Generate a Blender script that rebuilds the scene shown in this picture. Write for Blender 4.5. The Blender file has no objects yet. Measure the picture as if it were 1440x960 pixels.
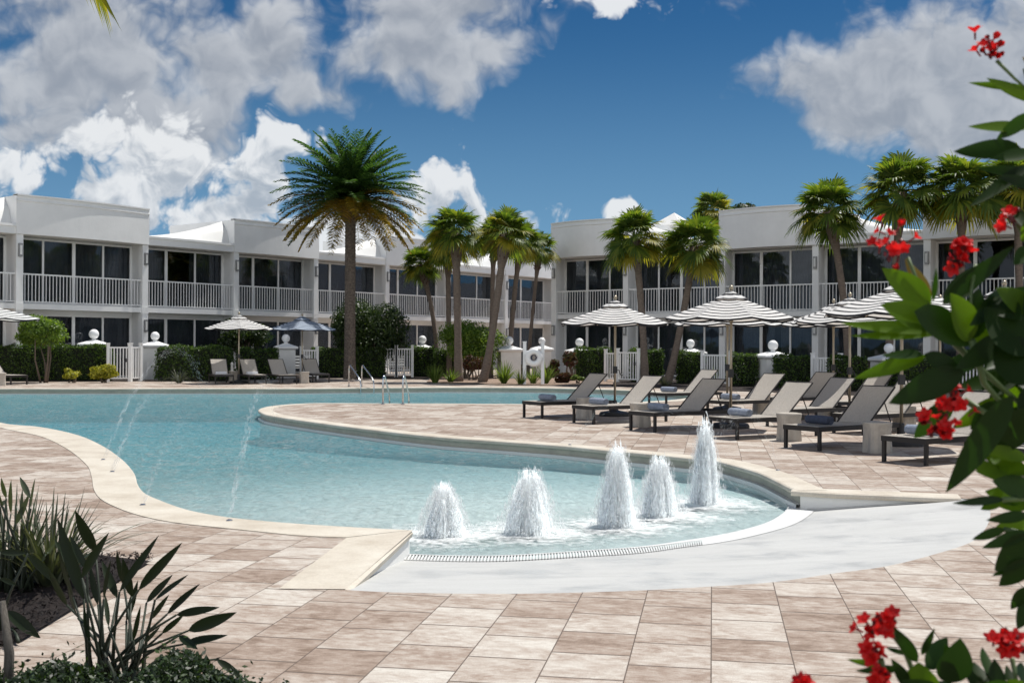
import bpy, math, random
import numpy as np
from mathutils import Vector, Matrix
from mathutils.geometry import tessellate_polygon
R = math.radians
random.seed(7)
rng = np.random.default_rng(11)
scene = bpy.context.scene
COL = scene.collection

# ------------------------------------------------------------------ helpers
F = 1600.0
CH = 1.6
def hz(px): return 484 + .005*(px-720)
def G(px, py, z=0.0):
    d = (CH-z)*F/(py-hz(px)); return ((px-720)/F*d, d)
def W(px, py, d):
    return Vector(((px-720)/F*d, d, CH-(py-hz(px))/F*d))
def V(*a): return Vector(a)

class MB:
    def __init__(s): s.v=[]; s.f=[]; s.m=[]
    def add(s, vs, fs, mi=0):
        b=len(s.v); s.v.extend([tuple(p) for p in vs]); s.f.extend([tuple(i+b for i in f) for f in fs]); s.m.extend([mi]*len(fs)); return s
    def box(s, x0,x1,y0,y1,z0,z1, mi=0, M=None):
        vs=[V(x,y,z) for z in (z0,z1) for y in (y0,y1) for x in (x0,x1)]
        if M is not None: vs=[M@p for p in vs]
        return s.add(vs, [(0,2,3,1),(4,5,7,6),(0,1,5,4),(2,6,7,3),(0,4,6,2),(1,3,7,5)], mi)
    def tube(s, pts, rad, n=8, mi=0, caps=True, sq=False):
        pts=[Vector(p) for p in pts]; N=len(pts)
        if not hasattr(rad,'__len__'): rad=[rad]*N
        rings=[]; up=None
        for i,p in enumerate(pts):
            t=(pts[min(i+1,N-1)]-pts[max(i-1,0)])
            if t.length<1e-9: t=V(0,0,1)
            t.normalize()
            if up is None:
                up = V(1,0,0) if abs(t.x)<.8 else V(0,1,0)
            a=(up-t*up.dot(t)).normalized(); up=a; b=t.cross(a)
            o = math.pi/n if sq else 0
            rings.append([p+(a*math.cos(2*math.pi*k/n+o)+b*math.sin(2*math.pi*k/n+o))*rad[i] for k in range(n)])
        vs=[q for r in rings for q in r]; fs=[]
        for i in range(N-1):
            for k in range(n):
                k2=(k+1)%n; fs.append((i*n+k,i*n+k2,(i+1)*n+k2,(i+1)*n+k))
        if caps:
            fs.append(tuple(range(n))[::-1]); fs.append(tuple((N-1)*n+k for k in range(n)))
        return s.add(vs,fs,mi)
    def lathe(s, prof, n=16, c=(0,0,0), mi=0):
        vs=[]; fs=[]
        for r,z in prof:
            for k in range(n):
                a=2*math.pi*k/n; vs.append((c[0]+r*math.cos(a),c[1]+r*math.sin(a),c[2]+z))
        for i in range(len(prof)-1):
            for k in range(n):
                k2=(k+1)%n; fs.append((i*n+k,i*n+k2,(i+1)*n+k2,(i+1)*n+k))
        fs.append(tuple(range(n))[::-1]); fs.append(tuple((len(prof)-1)*n+k for k in range(n)))
        return s.add(vs,fs,mi)
    def ball(s, c, r, n=16, mi=0, sc=(1,1,1)):
        vs=[];fs=[]; h=n//2
        for i in range(h+1):
            t=math.pi*i/h
            for k in range(n):
                a=2*math.pi*k/n
                vs.append((c[0]+sc[0]*r*math.sin(t)*math.cos(a),c[1]+sc[1]*r*math.sin(t)*math.sin(a),c[2]+sc[2]*r*math.cos(t)))
        for i in range(h):
            for k in range(n):
                k2=(k+1)%n; fs.append((i*n+k,(i+1)*n+k,(i+1)*n+k2,i*n+k2))
        return s.add(vs,fs,mi)
    def grid(s, rows, mi=0):
        n=len(rows[0]); vs=[p for r in rows for p in r]
        fs=[(i*n+k,i*n+k+1,(i+1)*n+k+1,(i+1)*n+k) for i in range(len(rows)-1) for k in range(n-1)]
        return s.add(vs,fs,mi)
    def leaf(s, base, tip, w, face=(0,-1,0), fold=.25, sag=.0, n=6, mi=0, shape=.42, tipp=1.0):
        base=Vector(base); tip=Vector(tip); d=tip-base; L=d.length; t=d.normalized()
        f=Vector(face); side=t.cross(f)
        if side.length<1e-4: side=t.cross(V(1,0,0))
        side.normalize(); nn=side.cross(t).normalized()
        rows=[]
        for i in range(n+1):
            u=i/n
            wd=w*(math.sin(math.pi*min(1,u**(math.log(.5)/math.log(shape))))**.8 if 0<u<1 else (.06 if i==0 else 0.02))
            c=base+d*u+V(0,0,-sag*L*math.sin(math.pi*u*.5)**2)+V(0,0,sag*L*u)*1.0
            rows.append([c+side*wd+nn*fold*wd, c, c-side*wd+nn*fold*wd])
        return s.grid(rows,mi)
    def build(s, name, mats, parent=None, smooth=False):
        me=bpy.data.meshes.new(name); me.from_pydata(s.v,[],s.f)
        if not isinstance(mats,(list,tuple)): mats=[mats]
        for m in mats: me.materials.append(m)
        if len(mats)>1: me.polygons.foreach_set('material_index', s.m)
        if smooth: me.polygons.foreach_set('use_smooth',[True]*len(s.f))
        me.update(); return link(name, me, parent)
def link(name, data, parent=None):
    o=bpy.data.objects.new(name,data); COL.objects.link(o)
    if parent is not None: o.parent=parent
    return o
def npmesh(name, verts, faces, mats, parent=None, mi=None, smooth=False):
    me=bpy.data.meshes.new(name); k=faces.shape[1]
    me.vertices.add(len(verts)); me.vertices.foreach_set('co',verts.astype(np.float32).ravel())
    me.loops.add(faces.size); me.loops.foreach_set('vertex_index',faces.astype(np.int32).ravel())
    me.polygons.add(len(faces)); me.polygons.foreach_set('loop_start',np.arange(0,faces.size,k,dtype=np.int32))
    if not isinstance(mats,(list,tuple)): mats=[mats]
    for m in mats: me.materials.append(m)
    if mi is not None: me.polygons.foreach_set('material_index',mi.astype(np.int32))
    if smooth: me.polygons.foreach_set('use_smooth',np.ones(len(faces),dtype=bool))
    me.update(calc_edges=True); me.validate(); return link(name,me,parent)
def tag(o,label=None,cat=None,group=None,kind=None):
    if label: o['label']=label
    if cat: o['category']=cat
    if group: o['group']=group
    if kind: o['kind']=kind
    return o
def thing(name,label,cat,loc=(0,0,0),rz=0,group=None):
    o=link(name,None); o.location=loc; o.rotation_euler=(0,0,rz); return tag(o,label,cat,group)
def struct(o): o['kind']='structure'; return o
def copy_tree(o,parent=None):
    c=o.copy(); COL.objects.link(c); c.parent=parent
    for ch in [x for x in bpy.data.objects if x.parent==o]: copy_tree(ch,c)
    return c
_kids={}
def dup(root,loc,rz,label,group=None,scale=None):
    r=copy_tree(root); r.location=loc; r.rotation_euler=(0,0,rz)
    r['label']=label
    if group: r['group']=group
    if scale: r.scale=scale
    return r

# ------------------------------------------------------------------ materials
def newmat(name):
    m=bpy.data.materials.new(name); m.use_nodes=True; nt=m.node_tree; nt.nodes.clear()
    out=nt.nodes.new('ShaderNodeOutputMaterial'); return m,nt,out
def nd(nt,t,**k):
    n=nt.nodes.new(t)
    for a,b in k.items():
        if a.startswith('i_'):
            key=a[2:]; key=int(key) if key.isdigit() else key.replace('_',' ')
            n.inputs[key].default_value=b
        else: setattr(n,a,b)
    return n
def math_(nt,op,a,b=None,c=None,clamp=False):
    n=nt.nodes.new('ShaderNodeMath'); n.operation=op; n.use_clamp=clamp
    for i,x in enumerate((a,b,c)):
        if x is None: continue
        if isinstance(x,(int,float)): n.inputs[i].default_value=x
        else: nt.links.new(x,n.inputs[i])
    return n.outputs[0]
def ramp(nt,fac,stops,interp='LINEAR'):
    n=nt.nodes.new('ShaderNodeValToRGB'); n.color_ramp.interpolation=interp
    e=n.color_ramp.elements
    while len(e)<len(stops): e.new(.5)
    for i,(p,c) in enumerate(stops):
        e[i].position=p; e[i].color=(c[0],c[1],c[2],1) if hasattr(c,'__len__') else (c,c,c,1)
    nt.links.new(fac,n.inputs[0]); return n.outputs[0]
def noise(nt,vec,scale,detail=4,rough=.55,dist=0,dim='3D',w=None):
    n=nt.nodes.new('ShaderNodeTexNoise'); n.noise_dimensions=dim
    n.inputs['Scale'].default_value=scale; n.inputs['Detail'].default_value=detail
    n.inputs['Roughness'].default_value=rough; n.inputs['Distortion'].default_value=dist
    if vec is not None: nt.links.new(vec,n.inputs['Vector'])
    if w is not None: nt.links.new(w,n.inputs['W'])
    return n.outputs[0]
def objc(nt): return nt.nodes.new('ShaderNodeTexCoord').outputs['Object']
def mapping(nt,vec,loc=(0,0,0),rot=(0,0,0),sc=(1,1,1)):
    n=nt.nodes.new('ShaderNodeMapping'); nt.links.new(vec,n.inputs[0])
    n.inputs['Location'].default_value=loc; n.inputs['Rotation'].default_value=rot; n.inputs['Scale'].default_value=sc
    return n.outputs[0]
def mixc(nt,fac,a,b,mode='MIX'):
    n=nt.nodes.new('ShaderNodeMix'); n.data_type='RGBA'; n.blend_type=mode
    for s,x in ((n.inputs[0],fac),(n.inputs[6],a),(n.inputs[7],b)):
        if isinstance(x,(int,float)): s.default_value=x
        elif isinstance(x,tuple): s.default_value=(x[0],x[1],x[2],1)
        else: nt.links.new(x,s)
    return n.outputs[2]
def bumpn(nt,h,dist=.01,strength=1.0):
    n=nt.nodes.new('ShaderNodeBump'); n.inputs['Distance'].default_value=dist; n.inputs['Strength'].default_value=strength
    nt.links.new(h,n.inputs['Height']); return n.outputs[0]
def simple(name,c,rough=.6,var=.12,scale=6,metal=0,bump=0,c2=None,spec=.5,stretch=(1,1,1)):
    m,nt,out=newmat(name); p=nd(nt,'ShaderNodeBsdfPrincipled',i_Roughness=rough,i_Metallic=metal)
    p.inputs['Specular IOR Level'].default_value=spec
    co=mapping(nt,objc(nt),sc=stretch)
    f=noise(nt,co,scale,5,.6)
    c2=c2 or tuple(x*(1-var*2) for x in c)
    col=ramp(nt,f,[(.3,c2),(.65,c)])
    nt.links.new(col,p.inputs['Base Color'])
    if bump:
        f2=noise(nt,co,scale*8,3,.6); nt.links.new(bumpn(nt,f2,bump),p.inputs['Normal'])
    nt.links.new(p.outputs[0],out.inputs[0]); return m
def leafmat(name,cols,trans=.35,rough=.45,tcol=None,spec=.4):
    m,nt,out=newmat(name); g=nt.nodes.new('ShaderNodeNewGeometry')
    n=len(cols); col=ramp(nt,g.outputs['Random Per Island'],[(i/(n-1),c) for i,c in enumerate(cols)])
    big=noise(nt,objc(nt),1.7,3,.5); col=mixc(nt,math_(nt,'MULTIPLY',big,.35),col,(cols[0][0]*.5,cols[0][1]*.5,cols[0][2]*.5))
    p=nd(nt,'ShaderNodeBsdfPrincipled',i_Roughness=rough); p.inputs['Specular IOR Level'].default_value=spec
    nt.links.new(col,p.inputs['Base Color'])
    t=nt.nodes.new('ShaderNodeBsdfTranslucent')
    tc=mixc(nt,1.0,col,tcol or (1.9,1.9,.7),'MULTIPLY'); nt.links.new(tc,t.inputs[0])
    mx=nd(nt,'ShaderNodeMixShader',i_0=trans); nt.links.new(p.outputs[0],mx.inputs[1]); nt.links.new(t.outputs[0],mx.inputs[2])
    nt.links.new(mx.outputs[0],out.inputs[0]); return m

M={}
M['wall']=simple('white_stucco',(.86,.86,.85),.75,.04,1.2,bump=.004)
M['trim']=simple('white_trim',(.87,.87,.86),.5,.03,2)
M['roofw']=simple('white_roof_membrane',(.76,.755,.735),.6,.05,.6)
M['rail']=simple('white_rail_paint',(.88,.88,.87),.4,.03,3)
M['soffit']=simple('painted_soffit',(.74,.73,.70),.8,.05,2)
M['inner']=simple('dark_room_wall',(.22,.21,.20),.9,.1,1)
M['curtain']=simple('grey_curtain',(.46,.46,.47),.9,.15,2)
M['balcony']=simple('grey_balcony_floor',(.55,.55,.54),.8,.1,2)
M['lampgrey']=simple('grey_lamp_metal',(.35,.35,.35),.4,.1,8,metal=.5)
M['lampglass']=simple('frosted_lamp_glass',(.7,.7,.68),.3,.02,5)
M['globe']=simple('white_globe_glass',(.9,.9,.9),.25,.01,3)
M['pier']=simple('painted_block',(.80,.80,.78),.75,.05,2,bump=.006)
M['bronze']=simple('dark_bronze_frame',(.014,.011,.010),.5,.1,10)
M['sling']=None
M['pole']=simple('champagne_aluminium',(.42,.36,.27),.35,.08,9,metal=.6)
M['iron']=simple('black_iron',(.02,.02,.022),.5,.1,9)
M['steel']=simple('brushed_steel',(.62,.63,.64),.22,.06,12,metal=1)
M['stone']=simple('cast_stone',(.50,.46,.40),.8,.12,9,c2=(.40,.36,.31),bump=.004)
M['towel_grey']=simple('grey_blue_towel',(.30,.34,.42),.95,.12,14,bump=.01)
M['towel_dark']=simple('dark_navy_towel',(.07,.085,.13),.95,.15,14,bump=.01)
M['towel_white']=simple('white_towel',(.8,.8,.82),.95,.05,14,bump=.01)
M['plastic']=simple('white_plastic',(.82,.82,.82),.35,.03,4)
M['tile']=simple('curb_render',(.44,.42,.35),.6,.2,5,c2=(.34,.33,.28),bump=.003)
M['darkgap']=simple('dark_gap',(.03,.03,.03),.8,.1,5)
M['bark']=simple('palm_bark',(.30,.235,.19),.95,.25,9,c2=(.17,.13,.105),bump=.05,stretch=(1,1,4))
M['barkred']=simple('brown_boot_bark',(.24,.14,.095),.95,.25,14,c2=(.06,.04,.03),bump=.05)
M['datebark']=simple('date_palm_bark',(.30,.245,.20),.95,.3,14,c2=(.08,.065,.055),bump=.06)
M['twig']=simple('branch_bark',(.16,.12,.09),.9,.2,12)
M['deadwood']=simple('weathered_stalk',(.33,.30,.26),.9,.3,14,c2=(.12,.10,.08),bump=.03,stretch=(4,4,.6))
M['stemgreen']=simple('green_stem',(.10,.16,.05),.5,.2,10)
M['stemdark']=simple('dark_stem',(.022,.032,.016),.6,.2,10)
M['grassfar']=simple('lawn',(.06,.10,.03),.9,.3,2)
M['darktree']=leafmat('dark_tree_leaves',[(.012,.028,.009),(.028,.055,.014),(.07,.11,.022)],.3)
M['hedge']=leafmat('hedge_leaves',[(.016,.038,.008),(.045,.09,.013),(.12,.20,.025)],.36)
M['shrub']=leafmat('shrub_leaves',[(.06,.11,.018),(.12,.21,.03),(.24,.34,.05)],.42)
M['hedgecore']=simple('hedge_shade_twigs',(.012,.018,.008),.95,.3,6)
M['croton']=leafmat('yellow_croton_leaves',[(.10,.13,.01),(.38,.36,.03),(.55,.52,.06)],.3)
M['redcroton']=leafmat('red_croton_leaves',[(.05,.02,.014),(.11,.04,.025),(.05,.07,.018),(.09,.03,.02)],.3)
M['lily']=leafmat('lily_blades',[(.05,.09,.015),(.12,.19,.03),(.22,.28,.07)],.35)
M['greygrass']=leafmat('grey_weeping_grass',[(.05,.06,.045),(.09,.10,.08)],.2)
M['sabal']=leafmat('fan_palm_leaves',[(.05,.09,.018),(.10,.16,.025),(.20,.24,.04)],.45)
M['sabaly']=leafmat('yellowing_fan_leaves',[(.13,.15,.016),(.26,.25,.03),(.38,.32,.05)],.45)
M['dategreen']=leafmat('date_palm_leaflets',[(.028,.065,.02),(.055,.11,.028),(.10,.165,.035)],.36,tcol=(1.5,1.8,.8))
M['dategold']=leafmat('golden_palm_leaflets',[(.09,.09,.012),(.28,.20,.02),(.42,.25,.03)],.35)
M['bop']=leafmat('paddle_leaves',[(.013,.022,.010),(.022,.034,.015)],.08,rough=.5,spec=.2)  # very dark leaf colour stands in for overhead shade
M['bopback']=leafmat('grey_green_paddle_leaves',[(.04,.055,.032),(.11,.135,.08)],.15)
M['varieg']=leafmat('striped_blades',[(.04,.055,.03),(.09,.11,.06),(.26,.27,.19)],.12)
M['gcover']=leafmat('ground_cover_leaves',[(.008,.016,.006),(.02,.04,.012),(.05,.09,.02)],.2)
M['jleaf']=leafmat('flowering_shrub_dark_leaf',[(.012,.026,.006),(.026,.055,.011)],.34,rough=.45,tcol=(1.7,2.4,.5),spec=.15)
M['jleafb']=leafmat('flowering_shrub_bright_leaf',[(.06,.12,.012),(.11,.19,.015)],.5,rough=.45,tcol=(1.8,2.0,.35),spec=.15)
M['jleafo']=leafmat('flowering_shrub_young_leaf',[(.16,.11,.02),(.22,.17,.03)],.4)
M['petal']=leafmat('red_petals',[(.55,.008,.010),(.8,.02,.018)],.45,tcol=(1.3,1.2,1.2))
M['bud']=leafmat('dark_red_buds',[(.10,.008,.012),(.22,.015,.02)],.1)
M['mulch']=simple('dark_mulch',(.06,.04,.034),.95,.3,22,c2=(.018,.012,.01),bump=.06)
M['sandbed']=simple('pebble_mulch',(.42,.31,.24),.95,.2,16,c2=(.25,.16,.11),bump=.03)
M['coping']=simple('travertine_coping',(.62,.57,.48),.7,.06,3,c2=(.52,.47,.39),bump=.003)
def rampmat():
    m,nt,out=newmat('white_plaster_ramp'); co=objc(nt)
    a=noise(nt,mapping(nt,co,sc=(.5,2.2,1)),2.2,8,.7,.8); b=noise(nt,co,1.1,6,.65); g=noise(nt,co,90,3,.7)
    col=ramp(nt,a,[(.30,(.455,.455,.44)),(.50,(.50,.50,.485)),(.72,(.54,.54,.525))])
    col=mixc(nt,ramp(nt,b,[(.50,0),(.66,.45)]),col,(.44,.445,.435)); col=mixc(nt,.4,col,ramp(nt,g,[(.3,.8),(.62,1.08)]),'MULTIPLY')
    p=nd(nt,'ShaderNodeBsdfPrincipled'); nt.links.new(col,p.inputs['Base Color']); nt.links.new(ramp(nt,b,[(.48,.7),(.64,.32)]),p.inputs['Roughness'])
    nt.links.new(bumpn(nt,g,.002),p.inputs['Normal']); nt.links.new(p.outputs[0],out.inputs[0]); return m
M['rampm']=rampmat()
M['ringm']=simple('white_gutter_edge',(.70,.70,.685),.5,.03,3)
M['ptable']=simple('white_patio_plastic',(.78,.78,.77),.5,.03,3)

def sling():
    m,nt,out=newmat('woven_sling_fabric'); co=objc(nt)
    p=nd(nt,'ShaderNodeBsdfPrincipled',i_Roughness=.8); f=noise(nt,co,40,2)
    nt.links.new(ramp(nt,f,[(.35,(.54,.50,.445)),(.65,(.64,.59,.53))]),p.inputs['Base Color'])
    w=nd(nt,'ShaderNodeTexWave',i_Scale=60.0); nt.links.new(co,w.inputs[0]); nt.links.new(bumpn(nt,w.outputs[1],.003),p.inputs['Normal'])
    t=nd(nt,'ShaderNodeBsdfTranslucent'); t.inputs[0].default_value=(.45,.41,.36,1)
    mx=nd(nt,'ShaderNodeMixShader',i_0=.22); nt.links.new(p.outputs[0],mx.inputs[1]); nt.links.new(t.outputs[0],mx.inputs[2])
    nt.links.new(mx.outputs[0],out.inputs[0]); return m
M['sling']=sling()
def canvas(name,c,tr=.32):
    m,nt,out=newmat(name); co=objc(nt); p=nd(nt,'ShaderNodeBsdfPrincipled',i_Roughness=.85)
    f=noise(nt,co,5,4); nt.links.new(ramp(nt,f,[(.3,tuple(x*.92 for x in c)),(.7,c)]),p.inputs['Base Color'])
    t=nd(nt,'ShaderNodeBsdfTranslucent'); t.inputs[0].default_value=(c[0],c[1]*.95,c[2]*.9,1)
    mx=nd(nt,'ShaderNodeMixShader',i_0=tr); nt.links.new(p.outputs[0],mx.inputs[1]); nt.links.new(t.outputs[0],mx.inputs[2])
    nt.links.new(mx.outputs[0],out.inputs[0]); return m
M['cwhite']=canvas('white_canvas',(.86,.855,.84)); M['cblack']=canvas('black_canvas',(.022,.022,.026),.05); M['cpale']=canvas('pale_blue_canvas',(.36,.42,.50),.12); M['cnavy']=canvas('navy_canvas',(.03,.045,.085),.05)

def glass():
    m,nt,out=newmat('dark_window_glass'); co=objc(nt)
    g=nd(nt,'ShaderNodeBsdfGlossy',i_Roughness=.02); g.inputs[0].default_value=(.9,.92,.95,1)
    t=nd(nt,'ShaderNodeBsdfTransparent'); t.inputs[0].default_value=(.56,.59,.62,1)
    fr=nd(nt,'ShaderNodeFresnel',i_IOR=1.5)
    n=noise(nt,co,.8,2); b=bumpn(nt,n,.01,.4); nt.links.new(b,g.inputs['Normal'])
    mx=nd(nt,'ShaderNodeMixShader'); nt.links.new(math_(nt,'MULTIPLY',fr.outputs[0],.8,clamp=True),mx.inputs[0])
    nt.links.new(t.outputs[0],mx.inputs[1]); nt.links.new(g.outputs[0],mx.inputs[2]); nt.links.new(mx.outputs[0],out.inputs[0]); return m
M['glass']=glass()

def paver():
    m,nt,out=newmat('concrete_pavers'); co=mapping(nt,objc(nt),rot=(0,0,R(100)))
    # rows run along the view direction; a little jitter of the joints
    br=nd(nt,'ShaderNodeTexBrick',offset=.37,offset_frequency=2,squash=1.0,squash_frequency=2)
    nt.links.new(mapping(nt,co,sc=(.42,1,1)),br.inputs['Vector'])
    br.inputs['Color1'].default_value=(0,0,0,1); br.inputs['Color2'].default_value=(1,1,1,1); br.inputs['Mortar'].default_value=(.5,.5,.5,1)
    br.inputs['Scale'].default_value=1.0; br.inputs['Mortar Size'].default_value=.0032; br.inputs['Mortar Smooth'].default_value=.1
    br.inputs['Bias'].default_value=0; br.inputs['Brick Width'].default_value=.44*.42; br.inputs['Row Height'].default_value=.41
    rnd=nd(nt,'ShaderNodeSeparateColor'); nt.links.new(br.outputs['Color'],rnd.inputs[0]); r=rnd.outputs[0]
    st=mapping(nt,co,sc=(4.4,2.8,1))
    n1=noise(nt,st,1.0,7,.68,.4,'4D',math_(nt,'MULTIPLY',r,37.0))
    n2=noise(nt,co,.45,3,.5)
    n3=noise(nt,mapping(nt,co,sc=(24,10,1)),1.0,5,.7,.2,'4D',math_(nt,'MULTIPLY',r,91.0))
    t=math_(nt,'ADD',math_(nt,'MULTIPLY',n1,.62),math_(nt,'MULTIPLY',math_(nt,'SUBTRACT',r,.5),.26))
    n4=noise(nt,mapping(nt,co,sc=(5,3.2,1)),1.0,9,.78,.6,'4D',math_(nt,'MULTIPLY',r,53.0))
    stain=math_(nt,'MULTIPLY',math_(nt,'SUBTRACT',n4,.48),4.5,clamp=True)
    t=math_(nt,'SUBTRACT',t,math_(nt,'MULTIPLY',stain,.30))
    t=math_(nt,'ADD',t,math_(nt,'MULTIPLY',math_(nt,'SUBTRACT',n3,.5),.70))
    t=math_(nt,'ADD',t,math_(nt,'ADD',math_(nt,'MULTIPLY',math_(nt,'SUBTRACT',n2,.5),.25),.20))
    col=ramp(nt,t,[(.20,(.21,.150,.112)),(.38,(.33,.255,.205)),(.54,(.45,.385,.33)),(.74,(.60,.56,.50))])
    grit=noise(nt,co,160,2,.7); col=mixc(nt,.7,col,ramp(nt,grit,[(.33,.66),(.6,1.12)]),'MULTIPLY')
    col=mixc(nt,br.outputs['Fac'],col,(.13,.10,.08))
    p=nd(nt,'ShaderNodeBsdfPrincipled',i_Roughness=.82); p.inputs['Specular IOR Level'].default_value=.3
    nt.links.new(col,p.inputs['Base Color'])
    h=math_(nt,'SUBTRACT',math_(nt,'ADD',math_(nt,'MULTIPLY',grit,.15),math_(nt,'MULTIPLY',n3,.25)),math_(nt,'MULTIPLY',br.outputs['Fac'],1.2))
    nt.links.new(bumpn(nt,h,.004),p.inputs['Normal']); nt.links.new(p.outputs[0],out.inputs[0]); return m
M['paver']=paver()
def copingmat():
    m,nt,out=newmat('cream_coping_slabs'); co=objc(nt)
    a=noise(nt,mapping(nt,co,sc=(1,1,3)),1.6,7,.65); b=noise(nt,co,60,3,.7)
    col=ramp(nt,a,[(.32,(.47,.41,.33)),(.5,(.57,.515,.43)),(.7,(.65,.605,.52))])
    col=mixc(nt,.45,col,ramp(nt,b,[(.3,.75),(.6,1.08)]),'MULTIPLY')
    p=nd(nt,'ShaderNodeBsdfPrincipled',i_Roughness=.75); nt.links.new(col,p.inputs['Base Color'])
    nt.links.new(bumpn(nt,b,.002),p.inputs['Normal']); nt.links.new(p.outputs[0],out.inputs[0]); return m
M['coping']=copingmat()
def poolplaster():
    m,nt,out=newmat('pool_plaster'); co=objc(nt)
    a=noise(nt,co,.8,5,.6); b=noise(nt,co,7,4,.6,.6)
    col=ramp(nt,a,[(.3,(.70,.735,.72)),(.7,(.78,.80,.785))])
    col=mixc(nt,.5,col,ramp(nt,b,[(.35,.88),(.62,1.1)]),'MULTIPLY')
    p=nd(nt,'ShaderNodeBsdfPrincipled',i_Roughness=.8); nt.links.new(col,p.inputs['Base Color']); nt.links.new(p.outputs[0],out.inputs[0]); return m
M['plaster']=poolplaster()

# fountain places (water level -0.2), found from base pixels
WZ=-.20
JETS=[(625,752,70,.20,'shortest white bubbler, at the left end of the fountain row'),
      (747,748,84,.24,'broad white bubbler with a ragged top, second from the left'),
      (869,738,108,.19,'tall white bubbler in the middle of the fountain row'),
      (928,724,80,.20,'rounded low white bubbler just right of the tall middle one'),
      (992,708,112,.17,'slender tallest bubbler at the right end nearest the curb')]
JP=[G(a,b,WZ) for a,b,_,_,_ in JETS]

def water():
    m,nt,out=newmat('pool_water'); co=objc(nt)
    w1=noise(nt,mapping(nt,co,sc=(1,1.0,1)),2.6,3,.55,.8); w2=noise(nt,mapping(nt,co,sc=(1,.6,1)),9.5,4,.68,1.6)
    w3=noise(nt,co,.35,2,.5)
    h=math_(nt,'ADD',math_(nt,'MULTIPLY',w1,.55),math_(nt,'MULTIPLY',w2,.45))
    sx=nd(nt,'ShaderNodeSeparateXYZ'); nt.links.new(co,sx.inputs[0])
    near=None
    for (x,y) in JP:
        dx=math_(nt,'SUBTRACT',sx.outputs[0],x); dy=math_(nt,'SUBTRACT',sx.outputs[1],y)
        d=math_(nt,'SQRT',math_(nt,'ADD',math_(nt,'MULTIPLY',dx,dx),math_(nt,'MULTIPLY',dy,dy)))
        e=math_(nt,'SUBTRACT',1.0,math_(nt,'DIVIDE',d,1.45),clamp=True)
        near=e if near is None else math_(nt,'MAXIMUM',near,e)
    fn=noise(nt,co,7,7,.7,1.2)
    foam=math_(nt,'MULTIPLY',math_(nt,'SUBTRACT',math_(nt,'ADD',math_(nt,'MULTIPLY',near,.62),fn),.80),4.0,clamp=True)
    foam=math_(nt,'MULTIPLY',foam,math_(nt,'MULTIPLY',near,2.0,clamp=True))
    h2=math_(nt,'ADD',h,math_(nt,'MULTIPLY',math_(nt,'MULTIPLY',fn,near),1.2))
    bmp=bumpn(nt,h2,.14,.9)
    g=nd(nt,'ShaderNodeBsdfGlossy',i_Roughness=.05); nt.links.new(bmp,g.inputs['Normal']); g.inputs[0].default_value=(1,1,1,1)
    tr=nd(nt,'ShaderNodeBsdfTransparent'); tr.inputs[0].default_value=(.93,.985,.99,1)
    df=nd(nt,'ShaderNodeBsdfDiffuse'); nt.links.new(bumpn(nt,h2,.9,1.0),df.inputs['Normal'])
    nt.links.new(ramp(nt,math_(nt,'ADD',math_(nt,'MULTIPLY',w2,.7),math_(nt,'MULTIPLY',w1,.3)),[(.38,(.17,.64,.77)),(.50,(.38,.84,.93)),(.62,(.88,.99,.99))]),df.inputs[0])  # ripple light painted into the diffuse colour, paler along the wave noise
    ddx=math_(nt,'SUBTRACT',sx.outputs[0],.8); ddy=math_(nt,'SUBTRACT',sx.outputs[1],12.2)
    dd_=math_(nt,'SQRT',math_(nt,'ADD',math_(nt,'MULTIPLY',ddx,ddx),math_(nt,'MULTIPLY',ddy,ddy)))
    turb=math_(nt,'MULTIPLY',math_(nt,'SUBTRACT',math_(nt,'MULTIPLY',dd_,.16),.25,clamp=True),.50); turb=math_(nt,'ADD',math_(nt,'MINIMUM',turb,.50),.07)
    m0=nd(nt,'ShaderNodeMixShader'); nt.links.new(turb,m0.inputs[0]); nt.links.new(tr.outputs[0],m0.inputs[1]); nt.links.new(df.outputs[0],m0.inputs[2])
    fr=nd(nt,'ShaderNodeFresnel',i_IOR=1.33); nt.links.new(bmp,fr.inputs['Normal'])
    m1=nd(nt,'ShaderNodeMixShader'); nt.links.new(math_(nt,'MULTIPLY',fr.outputs[0],.65),m1.inputs[0])
    nt.links.new(m0.outputs[0],m1.inputs[1]); nt.links.new(g.outputs[0],m1.inputs[2])
    fo=nd(nt,'ShaderNodeBsdfDiffuse'); fo.inputs[0].default_value=(.85,.87,.87,1)
    m2=nd(nt,'ShaderNodeMixShader'); nt.links.new(math_(nt,'MULTIPLY',foam,.75),m2.inputs[0])
    nt.links.new(m1.outputs[0],m2.inputs[1]); nt.links.new(fo.outputs[0],m2.inputs[2])
    nt.links.new(m2.outputs[0],out.inputs[0])
    va=nd(nt,'ShaderNodeVolumeAbsorption',i_Density=.18); va.inputs[0].default_value=(.06,.76,.88,1)
    nt.links.new(va.outputs[0],out.inputs[1])
    return m
M['water']=water()
def spray():
    m,nt,out=newmat('white_spray'); d=nd(nt,'ShaderNodeBsdfDiffuse'); d.inputs[0].default_value=(.93,.95,.96,1)
    t=nd(nt,'ShaderNodeBsdfTranslucent'); t.inputs[0].default_value=(.93,.95,.96,1)
    d.inputs[0].default_value=(.66,.675,.68,1); t.inputs[0].default_value=(.60,.615,.62,1)
    a=nd(nt,'ShaderNodeAddShader'); nt.links.new(d.outputs[0],a.inputs[0]); nt.links.new(t.outputs[0],a.inputs[1])
    tp=nd(nt,'ShaderNodeBsdfTransparent'); b=nd(nt,'ShaderNodeMixShader',i_0=.40)
    nt.links.new(tp.outputs[0],b.inputs[1]); nt.links.new(a.outputs[0],b.inputs[2]); nt.links.new(b.outputs[0],out.inputs[0]); return m
M['spray']=spray()
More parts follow.
